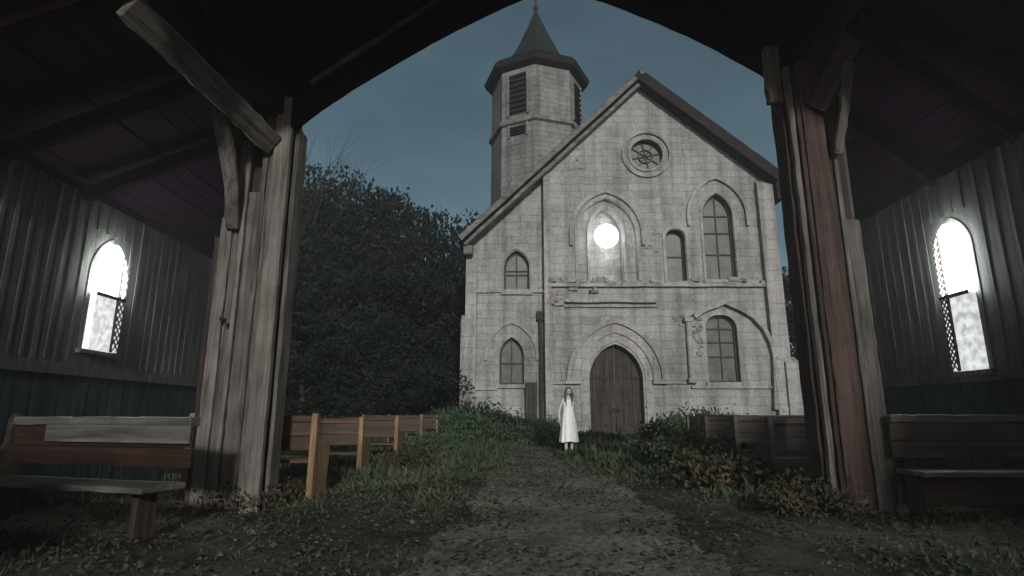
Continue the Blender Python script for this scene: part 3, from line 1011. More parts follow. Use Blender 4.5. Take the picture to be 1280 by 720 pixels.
# side walls ---------------------------------------------------------
def side_wall(sx, y0, y1, zt, A, label, glow):
    """A = window arch (centre y, half, z0, spring, apex) on the wall plane x = sx*WX."""
    w = empty('boarded_wall', (sx * WX, (y0 + y1) / 2, 0))
    tag(w, label, 'wall')
    xi, xo = sx * WX, sx * (WX + 0.14)
    c0, c1 = min(xi, xo), max(xi, xo)
    poly('wall_panel', [(y0, -0.2), (y0, zt), (y1, zt), (y1, -0.2)], [arch(*A)], c0, c1, M_WALL, w, 'YZ')
    mb = MB()
    y = y0 + 0.1
    while y < y1 - 0.05:
        wd = 0.045 + rnd.uniform(-.01, .015)
        segs = [(1.62, zt)]
        if abs(y - A[0]) < A[1] + 0.12:
            segs = [(A[4] + 0.12, zt)]
        for za, zb_ in segs:
            xa = xi - sx * (0.006 + rnd.uniform(0, .006))
            mb.box((min(xa, xi - sx * .002), y - wd / 2, za), (max(xa, xi - sx * .002), y + wd / 2, zb_ - 0.01), 0.003)
        y += 0.17 + rnd.uniform(-.025, .04)
    mb.build('batten', M_WALL, w)
    mb = MB()
    y = y0
    while y < y1 - 0.1:
        e = min(y1, y + 0.22)
        xa = xi - sx * (0.035 + rnd.uniform(0, .01))
        zt_ = min(1.45, A[2] - 0.14)
        mb.box((min(xa, xi - sx * .002), y + .006, -0.15), (max(xa, xi - sx * .002), e - .006, zt_), 0.002)
        y = e
    mb.build('wainscot', M_WAINSCOT, w)
    mb = MB()
    zt_ = min(1.45, A[2] - 0.14)
    mb.box((min(xi - sx * .09, xi - sx * .002), y0, zt_ + .002), (max(xi - sx * .09, xi - sx * .002), y1, zt_ + 0.09), 0.004)
    mb.build('dado_rail', M_WALL, w)
    # lit window: frosted pane, frame, one cross bar and a leaded strip at its far side
    xp = xi - sx * 0.09  # pane set proud of the wall so its glow spills onto the boards
    pane = poly('lit_window', arch(A[0], A[1], A[2] + (A[4] - A[2]) * 0.50 + .002, A[3], A[4], d=-0.006), [], min(xp, xi + sx * .05), max(xp, xi + sx * .05), glow, w, 'YZ')
    zc_ = A[2] + (A[4] - A[2]) * 0.50
    lo = MB()
    lo.box((min(xp - sx * .004, xi + sx * .04), A[0] - A[1] + .004, A[2] + .004), (max(xp - sx * .004, xi + sx * .04), A[0] + A[1] - .004, zc_))
    lo.build('lower_sash', M_LIT_LOWER, pane)
    fr = (min(xi - sx * .012, xi + sx * .004), max(xi - sx * .012, xi + sx * .004))
    poly('frame', arch(*A, d=0.07), [arch(A[0], A[1], A[2] + 0.002, A[3], A[4], d=-0.005)], *fr, M_WALL, pane, 'YZ')
    mb = MB()
    zc = A[2] + (A[4] - A[2]) * 0.50
    mb.box((min(xp - sx * .03, xp - sx * .005), A[0] - A[1], zc - 0.022), (max(xp - sx * .03, xp - sx * .005), A[0] + A[1], zc + 0.022), 0.003)
    ys = A[0] + A[1] * 0.42
    mb.box((min(xp - sx * .033, xp - sx * .006), ys - 0.008, A[2]), (max(xp - sx * .033, xp - sx * .006), ys + 0.008, A[4] - 0.12), 0.002)
    mb.build('glazing_bar', M_POST_DARK, pane)
    mb = MB()
    ya, yb = ys + 0.02, A[0] + A[1]
    wdt = yb - ya
    z = A[2]
    while z < A[3] + 0.12:
        for d in (0, 1):
            p = Vector((xp - sx * 0.016, ya if d else yb, z)); q_ = Vector((xp - sx * 0.016, yb if d else ya, z + wdt * 1.35))
            mb.sweep([p, q_], 0.012, 0.010, (1, 0, 0))
        z += wdt * 0.75
    mb.build('leaded_lattice', M_POST_DARK, pane)
    mb = MB()
    mb.box((min(xi - sx * .07, xi + sx * .09), A[0] - A[1] - .08, A[2] - 0.05), (max(xi - sx * .07, xi + sx * .09), A[0] + A[1] + .08, A[2] - 0.002), 0.004)
    mb.build('sill', M_POST, pane)
    return w


def wall_arch(ya, yb, z0, zs, za):
    return ((ya + yb) / 2, (yb - ya) / 2, z0, zs, za)


AL = wall_arch(7.20, 7.74, 1.79, 2.76, 3.22)
AR = wall_arch(6.54, 6.98, 1.49, 2.94, 3.28)
side_wall(-1, 1.0, 10.7, 3.72, AL, 'grey green boarded wall with a lit pointed window, left of the pale post', M_LIT_PANE)
side_wall(1, -6.0, 9.0, 3.9, AR, 'dark boarded wall with a glowing narrow window, right of the red-brown post', M_LIT_PANE)  # carried back unseen behind the camera to shade the lower right corner
# unseen wall added behind the camera to shade the left aisle
o = poly('shade_wall', [(-5.6, -0.2), (-5.6, 2.7), (-4.6, 2.5), (-3.9, 2.45), (-3.2, 2.2), (-2.6, 2.3), (-2.6, -0.2)], [], -0.75, -0.6, M_WALL)
tag(o, 'unseen added wall behind the camera, shading the left aisle', 'wall')

# hall roof ----------------------------------------------------------
hall_roof = empty('hall_roof', (0, 6.5, 4.0))
tag(hall_roof, 'dark timber hall roof framing the church like an open gable', 'roof')
g_l = at(382, 150, 6.6); g_p = at(690, -31, 6.6); g_r = at(966, 96, 6.6)
YN, YC, YA = 3.45, 6.6, 6.95       # near edge, gable edge, far end of the aisles


def deck(a, bq, y0, y1, name='roof_boarding'):
    """Planks running in depth, laid side by side between two cross-section points."""
    a, bq = Vector((a[0], 0, a[1])), Vector((bq[0], 0, bq[1]))
    L = (bq - a).length
    k = max(2, int(L / 0.21))
    nrm = Vector((-(bq - a).z, 0, (bq - a).x)).normalized()
    if nrm.z < 0: nrm = -nrm
    mb = MB()
    for i in range(k):
        p = a.lerp(bq, (i + 0.02) / k); q_ = a.lerp(bq, (i + 0.98) / k)
        o1 = nrm * rnd.uniform(0, 0.02)
        e0, e1 = rnd.uniform(-.05, .05), rnd.uniform(-.012, .012)
        vs = []
        for y in (y0 + e0, y1 + e1):
            for v in (p + o1, q_ + o1, q_ + o1 + nrm * .05, p + o1 + nrm * .05):
                vs.append((v.x, y, v.z))
        mb.add(vs, [(3, 2, 1, 0), (4, 5, 6, 7), (0, 1, 5, 4), (1, 2, 6, 5), (2, 3, 7, 6), (3, 0, 4, 7)])
    # tar paper over the boards
    q4 = [a + nrm * .085, bq + nrm * .085]
    mb.add([(q4[0].x, y0, q4[0].z), (q4[1].x, y0, q4[1].z), (q4[1].x, y1 - .02, q4[1].z), (q4[0].x, y1 - .02, q4[0].z)], [(0, 1, 2, 3)])
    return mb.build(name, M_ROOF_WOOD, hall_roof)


KL, KR = (g_l.x - 0.28, g_l.z - 0.16 + 0.42), (g_r.x + 0.25, g_r.z - 0.12 + 0.42)
AP = (g_p.x, g_p.z + 0.42)
WL, WR = (-WX - 0.45, 3.66), (WX + 0.45, 3.86)
deck(KL, AP, YN, YC + 0.25)
deck(AP, KR, YN, YC + 0.25)
deck(WL, (KL[0], KL[1] - 0.02), YN, YA)
deck((KR[0], KR[1] - .02), WR, YN, YA)
KM = (-4.4, WL[1] + (KL[1] - .02 - WL[1]) * (-4.4 - WL[0]) / (KL[0] - WL[0]))
deck(WL, KM, YA + .02, 10.5)
deck((KM[0] + .01, KM[1] + .004), (-3.5, WL[1] + (KL[1] - .02 - WL[1]) * (-3.5 - WL[0]) / (KL[0] - WL[0])), YA + .02, 8.6)


def on_right(x):
    return (x, WR[1] + (KR[1] - .02 - WR[1]) * (x - WR[0]) / (KR[0] - WR[0]))


deck(on_right(4.15), WR, YA + .02, 8.25)
deck(on_right(5.05), WR, 8.27, 9.1)
# gable edge beams and inner rafters
def rafter(a, bq, y, h_, d, off=0.0, name='rafter', mat=None):
    a, bq = Vector((a[0], y, a[1] - off)), Vector((bq[0], y, bq[1] - off))
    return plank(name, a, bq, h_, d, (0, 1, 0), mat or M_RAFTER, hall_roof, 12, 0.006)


hl = Vector((g_l.x, g_l.z)); hp = Vector((g_p.x, g_p.z)); hr = Vector((g_r.x, g_r.z))
ext_l = hl + (hl - hp) * 0.14
ext_r = hr + (hr - hp) * 0.12
rafter((ext_l.x, ext_l.y + 0.36), (hp.x, hp.y + 0.36), YC, 0.36, 0.3, name='gable_rafter')
rafter((hp.x, hp.y + 0.36), (ext_r.x, ext_r.y + 0.36), YC, 0.36, 0.3, name='gable_rafter')
def arch_brace(pix, lift, mat):
    low = [at(px, py, YC - .2) for px, py in pix]
    pts = []
    for a, bq in zip(low[:-1], low[1:]):
        pts += [a.lerp(bq, t / 3) for t in range(3)]
    pts.append(low[-1])
    lo = [(p.x, p.z + rnd.uniform(-.006, .006)) for p in pts]
    hi = [(p.x, p.z + lift) for p in pts]
    return poly('arch_brace', lo + hi[::-1], [], YC - 0.28, YC - 0.16, mat, hall_roof)


arch_brace([(366, 164), (400, 138), (440, 111), (480, 86), (520, 63), (560, 42), (600, 21.5), (640, 3), (670, -10), (692, -17)], 0.5, M_RAFTER)
arch_brace([(692, -17), (720, -10), (755, 1), (790, 14), (825, 28), (860, 43), (890, 58), (920, 74), (950, 91), (985, 112)], 0.5, M_RAFTER)
for y in (4.0, 5.3):
    rafter((KL[0], KL[1]), (AP[0], AP[1]), y, 0.2, 0.12, 0.12)
    rafter((AP[0], AP[1]), (KR[0], KR[1]), y, 0.2, 0.12, 0.12)
for y in (4.2, 5.6, 6.8):
    rafter((WL[0] + .5, WL[1] + .12), (KL[0], KL[1]), y, 0.16, 0.1, 0.12)
    rafter((KR[0], KR[1]), (WR[0] - .5, WR[1] + .12), y, 0.16, 0.1, 0.12)
# purlins that run in depth over the posts
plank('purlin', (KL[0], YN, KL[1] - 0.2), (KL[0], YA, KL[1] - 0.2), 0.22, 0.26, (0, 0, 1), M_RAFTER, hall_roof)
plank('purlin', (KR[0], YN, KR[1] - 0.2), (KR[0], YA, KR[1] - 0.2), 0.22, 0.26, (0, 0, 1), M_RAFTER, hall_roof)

# posts --------------------------------------------------------------
post = empty('timber_post', (-3.05, PYL, 0))
tag(post, 'pale grey built-up timber post with split boards, left of the path', 'post')
zt = KL[1] - 0.33
plank('core', (-3.05, PYL + 0.13, -0.1), (-3.05, PYL + 0.13, zt), 0.74, 0.3, (0, -1, 0), M_POST_DARK, post)
for (xa, xb, z1, yoff, mat, tk) in ((-3.47, -3.38, 3.0, 0.04, M_POST_DARK, 0.10), (-3.375, -3.24, 3.2, -0.06, M_POST_PALE, 0.08), (-3.235, -3.155, zt - .3, -0.03, M_POST, 0.08),
                                    (-3.15, -3.10, zt - .1, -0.07, M_POST_PALE, 0.06), (-3.095, -2.965, 3.55, -0.02, M_POST, 0.08), (-2.96, -2.905, zt, -0.065, M_POST, 0.07),
                                    (-2.90, -2.835, zt, -0.04, M_POST, 0.08), (-2.83, -2.64, zt + 0.22, -0.09, M_POST_PALE, 0.08)):
    c = (xa + xb) / 2
    plank('board', (c, PYL + yoff - 0.05, -0.08), (c + rnd.uniform(-.004, .004), PYL + yoff - 0.05, z1), xb - xa, tk, (0, -1, 0), mat, post, 30, 0.004)
plank('side_board', (-2.63, PYL + 0.12, -0.08), (-2.63, PYL + 0.12, zt - .1), 0.26, 0.05, (1, 0, 0), M_POST, post, 18)
plank('side_board', (-3.46, PYL + 0.3, -0.08), (-3.46, PYL + 0.3, zt - .6), 0.26, 0.05, (-1, 0, 0), M_POST_DARK, post, 18)
# braces
plank('brace', at(340, 180, 6.3), at(160, 5, 4.3), 0.26, 0.09, (0.35, -1, -0.3), M_POST, post, 16, 0.008)
mb = MB()
mb.sweep([at(272, 132, 5.62), at(277, 155, 5.75), at(284, 190, 5.9), (at(290, 235, 6.1)), at(291, 285, 6.32)], 0.15, 0.07, (1, 0, 0), 0.006)
mb.build('curved_strut', M_POST, post, bevel=0.006)
plank('brace', at(327, 95, 6.3), at(272, -12, 5.5), 0.2, 0.08, (0, -1, 0), M_POST, post, 12)
plank('brace', at(366, 112, 6.36), at(452, -8, 6.36), 0.2, 0.1, (0, -1, 0), M_RAFTER, post, 12)
plank('brace', at(388, 104, 6.30), at(560, -8, 6.30), 0.05, 0.05, (0, -1, 0), M_POST, post, 12)  # thin pale strip added as the highlight along the beam edge
# two rusty nails / knots on the front
mb = MB()
for px, py in ((277, 400), (283, 405), (277, 398)):
    p = at(px, py, PYL - 0.2)
    mb.tube([p + Vector((0, -0.02, 0)), p + Vector((0, 0.1, 0))], [0.02, 0.012], 7)
mb.build('nail', M_IRON, post)

rpost = empty('timber_post', (3.65, PYR, 0))
tag(rpost, 'dark red-brown timber post with peeling strips, right of the path', 'post')
ztr = KR[1] - 0.33
plank('core', (3.63, PYR + 0.16, -0.1), (3.63, PYR + 0.16, ztr), 0.62, 0.3, (0, -1, 0), M_POST_DARK, rpost)
for (xa, xb, z1, yoff, mat, tk) in ((3.30, 3.36, ztr - 0.05, -0.02, M_POST, 0.08), (3.375, 3.42, ztr - .2, -0.06, M_POST_DARK, 0.07), (3.425, 3.67, ztr - 0.02, -0.075, M_POST_RED, 0.08),
                                    (3.675, 3.72, ztr - .3, -0.05, M_POST_DARK, 0.07), (3.725, 3.775, ztr - .5, -0.08, M_POST, 0.06), (3.79, 3.95, 3.15, -0.04, M_POST, 0.08)):
    c = (xa + xb) / 2
    plank('board', (c, PYR + yoff - 0.05, -0.08), (c + rnd.uniform(-.004, .004), PYR + yoff - 0.05, z1), xb - xa, tk, (0, -1, 0), mat, rpost, 30, 0.004)
plank('side_board', (3.29, PYR + 0.12, -0.08), (3.29, PYR + 0.12, ztr - .1), 0.26, 0.05, (-1, 0, 0), M_POST_DARK, rpost, 18)
plank('side_board', (3.965, PYR + 0.12, -0.08), (3.965, PYR + 0.12, ztr - .7), 0.22, 0.05, (1, 0, 0), M_POST, rpost, 18)
plank('brace', at(968, 130, 6.22), at(962, 60, 6.15), 0.16, 0.1, (0, -1, 0), M_POST, rpost, 8)
plank('brace', at(966, 72, 6.2), at(928, -14, 6.1), 0.17, 0.09, (0, -1, 0), M_RAFTER, rpost, 10)
plank('brace', at(1020, 135, 6.15), at(1095, -14, 5.4), 0.22, 0.09, (-0.2, -1, 0), M_POST_RED, rpost, 10)
plank('curved_strut', at(1048, 190, 6.1), at(1062, 78, 5.75), 0.1, 0.06, (0, -1, 0), M_POST, rpost, 10)

# ------------------------------------------------------------------ pews
def make_pew(name, L, H, mats, ends=(-1, 1), lower=True):
    """Pew in local space: back in the plane y=0, seat towards +y, length along x."""
    wood, endm, railm, seatm = mats
    p = empty(name, (0, 0, 0))
    prof = [(-0.09, -0.08), (-0.09, 0.30), (-0.075, 0.7), (-0.07, H - 0.05), (-0.05, H), (0.0, H + 0.012), (0.035, H - 0.03), (0.045, H - 0.26), (0.075, 0.70),
            (0.14, 0.645), (0.34, 0.66), (0.46, 0.655), (0.50, 0.61), (0.49, 0.42), (0.455, 0.25), (0.455, -0.08)]
    for sx in ends:
        me = poly_mesh('pew_end', prof, [], sx * (L / 2) - 0.035, sx * (L / 2) + 0.035, 'YZ')
        o = link_mesh('pew_end', me, endm, p, local=True)
        bv = o.modifiers.new('bevel', 'BEVEL'); bv.width = 0.01; bv.segments = 2; bv.limit_method = 'ANGLE'; bv.angle_limit = R(50)
    l2 = L / 2 - 0.037
    mb = MB()
    for (z0, z1) in ((0.56, 0.72), (0.728, H - 0.1)):
        mb.box((-l2, -0.035, z0), (l2, 0.0, z1), 0.003)
    mb.build('backrest', wood, p, local=True, bevel=0.005)
    mb = MB()
    k = 12
    mb.sweep([(-l2 + 2 * l2 * i / k, -0.015, H - 0.055 + rnd.uniform(-.004, .004)) for i in range(k + 1)], 0.11, 0.075, (0, 1, 0), 0.003)
    mb.build('top_rail', railm, p, local=True, bevel=0.008)
    mb = MB()
    mb.sweep([(-l2 + 2 * l2 * i / k, 0.22, 0.43) for i in range(k + 1)], 0.42, 0.045, (0, 1, 0), 0.004)
    mb.build('seat', seatm, p, local=True, bevel=0.008)
    if lower:
        mb = MB()
        mb.box((-l2, -0.03, 0.10), (l2, -0.005, 0.40), 0.003)
        mb.build('lower_panel', wood, p, local=True, bevel=0.005)
    return p


warm_pew = make_pew('church_pew', 1.5, 0.99, (M_PEW, M_PEW_END, M_PEW, M_PEW), lower=False)
XE = -2.4
left_rows = [(7.25, 0.0, 'brown pew with a honey coloured end, nearest the left post'),
             (9.4, 0.01, 'brown pew with a honey coloured end, second in the row from the left post'),
             (12.2, -0.02, 'brown pew half in weeds, third in the row from the left post'),
             (15.3, 0.02, 'brown pew deep in weeds, fourth in the row from the left post'),
             (18.4, -0.03, 'small far brown pew at the shrubs, fifth in the row from the left post'),
             (21.4, 0.02, 'smallest farthest brown pew among shrubs, sixth and last from the left post')]
for i, (y, rz, lab) in enumerate(left_rows):
    o = warm_pew if i == 0 else copy_tree(warm_pew)
    o.location = (XE - 0.75 + 0.02 * i, y, float(height(XE, y)) - 0.01)
    o.rotation_euler = (0, 0, rz)
    tag(o, lab, 'pew', 'brown pews left of the path')
dark_pew = make_pew('church_pew', 2.6, 1.0, (M_PEW_DARK, M_PEW_DARK, M_PEW_DARK, M_PEW_DARK))
right_rows = [(8.2, 3.55, 'dark pew nearest the red-brown post, right of the path'),
              (9.6, 3.62, 'dark pew behind weeds, second in the row from the red-brown post'),
              (11.2, 3.66, 'dark pew behind weeds, third in the row from the red-brown post'),
              (12.9, 4.05, 'dark pew behind weeds, fourth in the row from the red-brown post'),
              (14.6, 4.42, 'dark pew among shrubs, fifth in the row from the red-brown post'),
              (16.4, 4.88, 'farthest dark pew right of the path, below the broken blind arch')]
for i, (y, xe, lab) in enumerate(right_rows):
    o = dark_pew if i == 0 else copy_tree(dark_pew)
    o.location = (xe + 1.3, y, float(height(xe, y)) - 0.01)
    o.rotation_euler = (0, 0, (-1) ** i * 0.012)
    tag(o, lab, 'pew', 'dark pews right of the path')
near_l = make_pew('church_pew', 2.2, 1.0, (M_PEW_RED, M_PEW_DARK, M_PEW_GREY, M_PEW_GREY), ends=(1,), lower=False)  # light on the rail and seat put into their paler grey
near_l.location = (-3.72, 5.35, -0.02)
near_l.rotation_euler = (0, 0, math.pi - 0.30)
mb = MB()
mb.box((-0.80, 0.03, 0.0), (-0.74, 0.22, 0.405), 0.004)
mb.build('support', M_POST_DARK, near_l, local=True, bevel=0.006)  # dark timber stands for the shade under the seat
tag(near_l, 'old pew with a light grey seat, standing left of the pale post', 'pew')
near_r = make_pew('church_pew', 1.5, 1.0, (M_PEW_DARK, M_PEW_DARK, M_PEW_GREY, M_PEW_GREY), ends=(-1,))  # window light on rail and seat painted as paler grey wood
mb = MB()
mb.box((0.60, 0.03, 0.0), (0.66, 0.22, 0.405), 0.004)
mb.build('support', M_POST_DARK, near_r, local=True, bevel=0.006)
near_r.location = (4.60, 6.1, 0)
near_r.rotation_euler = (0, 0, math.pi)
tag(near_r, 'dark pew with a light grey top rail under the right glowing window', 'pew')
# a hymn board shelf plank on the back of the near left pew
mb = MB()
mb.box((-1.06, 0.012, 0.76), (0.62, 0.04, 0.915), 0.004)
mb.build('back_board', M_PEW_GREY, near_l, local=True, bevel=0.005)

# ------------------------------------------------------------------ foliage
def leaf_arrays(P, size, rng, up=0.0, aspect=0.5):
    N = len(P)
    d = rng.normal(size=(N, 3)); d[:, 2] += up
    d /= np.linalg.norm(d, axis=1)[:, None]
    e = rng.normal(size=(N, 3))
    e -= d * (e * d).sum(1)[:, None]
    e /= np.linalg.norm(e, axis=1)[:, None] + 1e-9
    s = (size * rng.uniform(0.6, 1.4, N))[:, None] if np.isscalar(size) else (size * rng.uniform(0.7, 1.3, N))[:, None]
    V = np.empty((N, 4, 3))
    V[:, 0] = P
    V[:, 1] = P + d * s * 0.5 + e * s * aspect * 0.5
    V[:, 2] = P + d * s
    V[:, 3] = P + d * s * 0.5 - e * s * aspect * 0.5
    return V.reshape(-1, 3)


def quads_mesh(name, V):
    me = bpy.data.meshes.new(name)
    n4 = len(V)
    nf = n4 // 4
    me.vertices.add(n4)
    me.vertices.foreach_set('co', np.ascontiguousarray(V, dtype=np.float32).ravel())
    me.loops.add(n4)
    me.loops.foreach_set('vertex_index', np.arange(n4, dtype=np.int32))
    me.polygons.add(nf)
    me.polygons.foreach_set('loop_start', np.arange(0, n4, 4, dtype=np.int32))
    me.polygons.foreach_set('loop_total', np.full(nf, 4, dtype=np.int32))
    me.update(calc_edges=True)
    me.validate()
    return me


def make_tree(hgt, spread, seed, leafm, nleaf=13000, leaf=0.17):
    rng = np.random.default_rng(seed)
    rr = random.Random(seed)
    root = empty('tree', (0, 0, 0))
    mb = MB()
    tr_h = hgt * 0.6
    pts = [Vector((0, 0, -0.3))]
    for i in range(1, 7):
        pts.append(Vector((pts[-1].x + rr.uniform(-.15, .15), pts[-1].y + rr.uniform(-.15, .15), tr_h * i / 6)))
    mb.tube(pts, [0.28 * (1 - 0.12 * i) for i in range(7)], 8)
    clumps = []
    for k in range(20):
        t = rr.uniform(0.22, 1.0)
        base = pts[min(6, int(t * 6))]
        a = rr.uniform(0, 2 * math.pi)
        reach = spread * rr.uniform(0.45, 1.05) * (1.15 - 0.65 * t)
        tip = base + Vector((math.cos(a) * reach, math.sin(a) * reach, hgt * rr.uniform(0.03, 0.38) * (0.5 + t * .55)))
        tip.z = min(tip.z, hgt * 0.97)
        midp = base.lerp(tip, 0.5) + Vector((0, 0, 0.15 * reach))
        mb.tube([base, midp, tip], [0.09, 0.055, 0.02], 5)
        clumps += [(tip, rr.uniform(0.75, 1.35)), (midp, rr.uniform(0.5, 1.0))]
    clumps.append((Vector((pts[-1].x, pts[-1].y, hgt * 0.92)), 1.0))
    mb.build('trunk', M_BARK, root, local=True)
    P = []
    per = nleaf // len(clumps)
    for c, r in clumps:
        q_ = rng.normal(size=(per, 3))
        q_ /= np.linalg.norm(q_, axis=1)[:, None]
        rad = r * spread * 0.25 * rng.uniform(0.25, 1.0, per) ** 0.6
        q_ = q_ * rad[:, None] * np.array([1, 1, 0.75])
        P.append(q_ + np.array(c))
    P = np.concatenate(P)
    P = P[P[:, 2] > 0.2]
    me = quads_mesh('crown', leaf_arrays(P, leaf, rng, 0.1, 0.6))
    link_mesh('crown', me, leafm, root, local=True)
    return root


protos = [make_tree(7.5, 3.4, 21, M_LEAF_DARK), make_tree(8.5, 3.2, 22, M_LEAF_BROWN), make_tree(6.2, 3.6, 23, M_LEAF_DARK)]
used = [False] * 3
# skyline pixel where each crown should top out, and its distance
woods = [(390, 208, 36, 2, 'broad dark tree on the crest, behind the leafless twigs'),
         (428, 222, 36.5, 1, 'browning tree on the crest, upper slope between two dark crowns'),
         (466, 232, 36, 0, 'dark tree on the crest just left of the falling skyline'),
         (500, 246, 36.5, 2, 'broad dark tree on the falling skyline, half way to the church'),
         (533, 259, 36.5, 0, 'dark tree on the falling skyline, second from the church eave'),
         (330, 195, 34, 0, 'dark tree on the hillside, hidden mostly by the pale post'),
         (368, 203, 35, 1, 'browning tree on the hillside just right of the pale post'),
         (408, 222, 33, 0, 'dark tree on the hillside behind the bare tree'),
         (446, 226, 35, 2, 'broad dark tree on the crest of the hillside, mid slope'),
         (482, 240, 34, 1, 'browning tree on the skyline between pale post and church'),
         (515, 252, 36, 0, 'dark tree on the falling skyline left of the church eave'),
         (548, 266, 35, 2, 'low dark tree on the skyline nearest the church eave'),
         (585, 282, 38, 1, 'browning tree partly behind the left church corner'),
         (360, 300, 28, 1, 'browning tree low on the hillside beside the pale post'),
         (425, 300, 28, 2, 'broad dark tree low on the hillside, in front of the crest'),
         (490, 312, 28.5, 0, 'dark tree low on the hillside, below the falling skyline'),
         (520, 320, 29, 1, 'browning tree close to the left corner of the church'),
         (392, 390, 24.5, 2, 'small dark tree at the foot of the hillside near the pale post'),
         (462, 395, 24, 0, 'small dark tree at the foot of the hillside, midway to the church'),
         (490, 400, 25, 2, 'small dark tree at the foot of the hillside beside the church wall'),
         (985, 330, 34, 0, 'dark tree seen in the gap between church and red-brown post'),
         (1035, 300, 32, 1, 'browning tree hidden behind the red-brown post')]
for i, (px, py, Y, k, lab) in enumerate(woods):
    top = at(px, py, Y)
    gz = float(height(top.x, Y))
    o = protos[k] if not used[k] else copy_tree(protos[k])
    used[k] = True
    base_h = (7.5, 8.5, 6.2)[k]
    want = max(2.2, top.z - gz)
    s = want / base_h
    s = min(s, 2.6)
    sxy = max(0.8, min(1.4, s * 1.15))
    o.location = (top.x, Y, max(gz, top.z - base_h * s) - 0.1 if want / base_h > 1.9 else gz - 0.1)
    o.location.z = gz - 0.1
    o.scale = (sxy, sxy, s)
    o.rotation_euler = (0, 0, i * 1.7)
    tag(o, lab, 'tree', 'trees around the church')

# leafless tree against the sky
bt = at(378, 215, 30)
gz = float(height(bt.x, 30))
bare = empty('bare_tree', (bt.x, 30, gz))
tag(bare, 'thin leafless tree with fine twigs against the sky, beside the pale post', 'tree')
mb = MB()
topz = at(385, 158, 30).z - gz
rr = random.Random(4)
mb.tube([(0, 0, -0.2), (0.05, 0, topz * .3), (0.0, 0.1, topz * .6)], [0.16, 0.12, 0.08], 7)
mb.build('trunk', M_BARK, bare, local=True)
mb = MB()
for k in range(26):
    b0 = Vector((0.03, 0.05, topz * rr.uniform(.35, .6)))
    a = rr.uniform(0, 6.28)
    d = Vector((math.cos(a) * .55, math.sin(a) * .55, rr.uniform(.6, 1.2))).normalized()
    ln = (topz - b0.z) * rr.uniform(.6, 1.0)
    p1 = b0 + d * ln * .5
    p2 = p1 + (d + Vector((0, 0, .5))).normalized() * ln * .5
    mb.tube([b0, p1, p2], [0.03, 0.018, 0.008], 4)
    for j in range(4):
        s0 = p1.lerp(p2, rr.uniform(0, .9))
        s1 = s0 + (d + Vector((rr.uniform(-.7, .7), rr.uniform(-.7, .7), rr.uniform(-.1, .6)))).normalized() * ln * .3
        mb.tube([s0, s1], [0.011, 0.005], 4)
mb.build('branches', M_BARK, bare, local=True)


# undergrowth on the slope, too dense to count
def scatter(n, x0, x1, y0, y1, rng):
    return np.stack([rng.uniform(x0, x1, n), rng.uniform(y0, y1, n)], 1)


rng = np.random.default_rng(31)
P2 = np.concatenate([scatter(42000, -26, -2.3, 22.5, 40, rng), scatter(5000, 13.2, 24, 22, 36, rng)])
clump = np.array([mnoise.noise((p[0] * .5, p[1] * .5, 1)) for p in P2])
hz = np.clip(0.7 + 1.5 * clump, 0.15, 2.4)
P3 = np.column_stack([P2, height(P2[:, 0], P2[:, 1]) + rng.uniform(0, 1, len(P2)) * hz])
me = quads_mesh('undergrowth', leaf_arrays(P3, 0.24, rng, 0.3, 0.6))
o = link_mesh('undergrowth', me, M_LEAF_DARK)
tag(o, 'dark tangled undergrowth covering the slope beneath the trees', 'undergrowth', kind='stuff')

# grass and weeds beside the path
rng = np.random.default_rng(7)
n0 = 130000
P2 = scatter(n0, -5.3, 9.5, 3.3, 25.6, rng)
pc = 0.05 + 0.028 * P2[:, 1] + 0.25 * np.sin(P2[:, 1] * 0.22)
off = np.abs(P2[:, 0] - pc)
cl = np.array([mnoise.noise((p[0] * .8, p[1] * .8, 5)) for p in P2])
keep = (off > 1.0 + 0.5 * cl) & (rng.uniform(0, 1, n0) < np.clip(0.35 + 0.9 * cl + 0.06 * (P2[:, 1] - 8), 0.06, 1.0)) | (rng.uniform(0, 1, n0) < 0.07) | ((off > 0.65) & (rng.uniform(0, 1, n0) < 0.3)) | ((P2[:, 1] > 15) & (cl > -0.1) & (off > .3))
keep &= np.hypot(P2[:, 0] - 1.51, P2[:, 1] - 15.75) > 0.5      # trodden spot under the woman
P2, off, cl = P2[keep], off[keep], cl[keep]
P3 = np.column_stack([P2, height(P2[:, 0], P2[:, 1]) - 0.01])
size = np.clip(0.03 + 0.07 * (cl + .4) + 0.02 * np.clip(off - 1, 0, 2) + 0.12 * smooth(7, 14, P2[:, 1]), 0.025, 0.32) * (0.6 + 0.4 * smooth(4, 8, P2[:, 1]))
tall = (off > 1.1) & (off < 2.9) & (P2[:, 1] > 7) & (P2[:, 1] < 22)
size = np.where(tall, size * (1.35 + 0.8 * np.clip(cl, 0, 1)), size)
me = quads_mesh('grass', leaf_arrays(P3, size, rng, 0.75, 0.22))
o = link_mesh('grass', me, M_GRASS)
tag(o, 'rough night grass and weeds growing along the path', 'grass', kind='stuff')

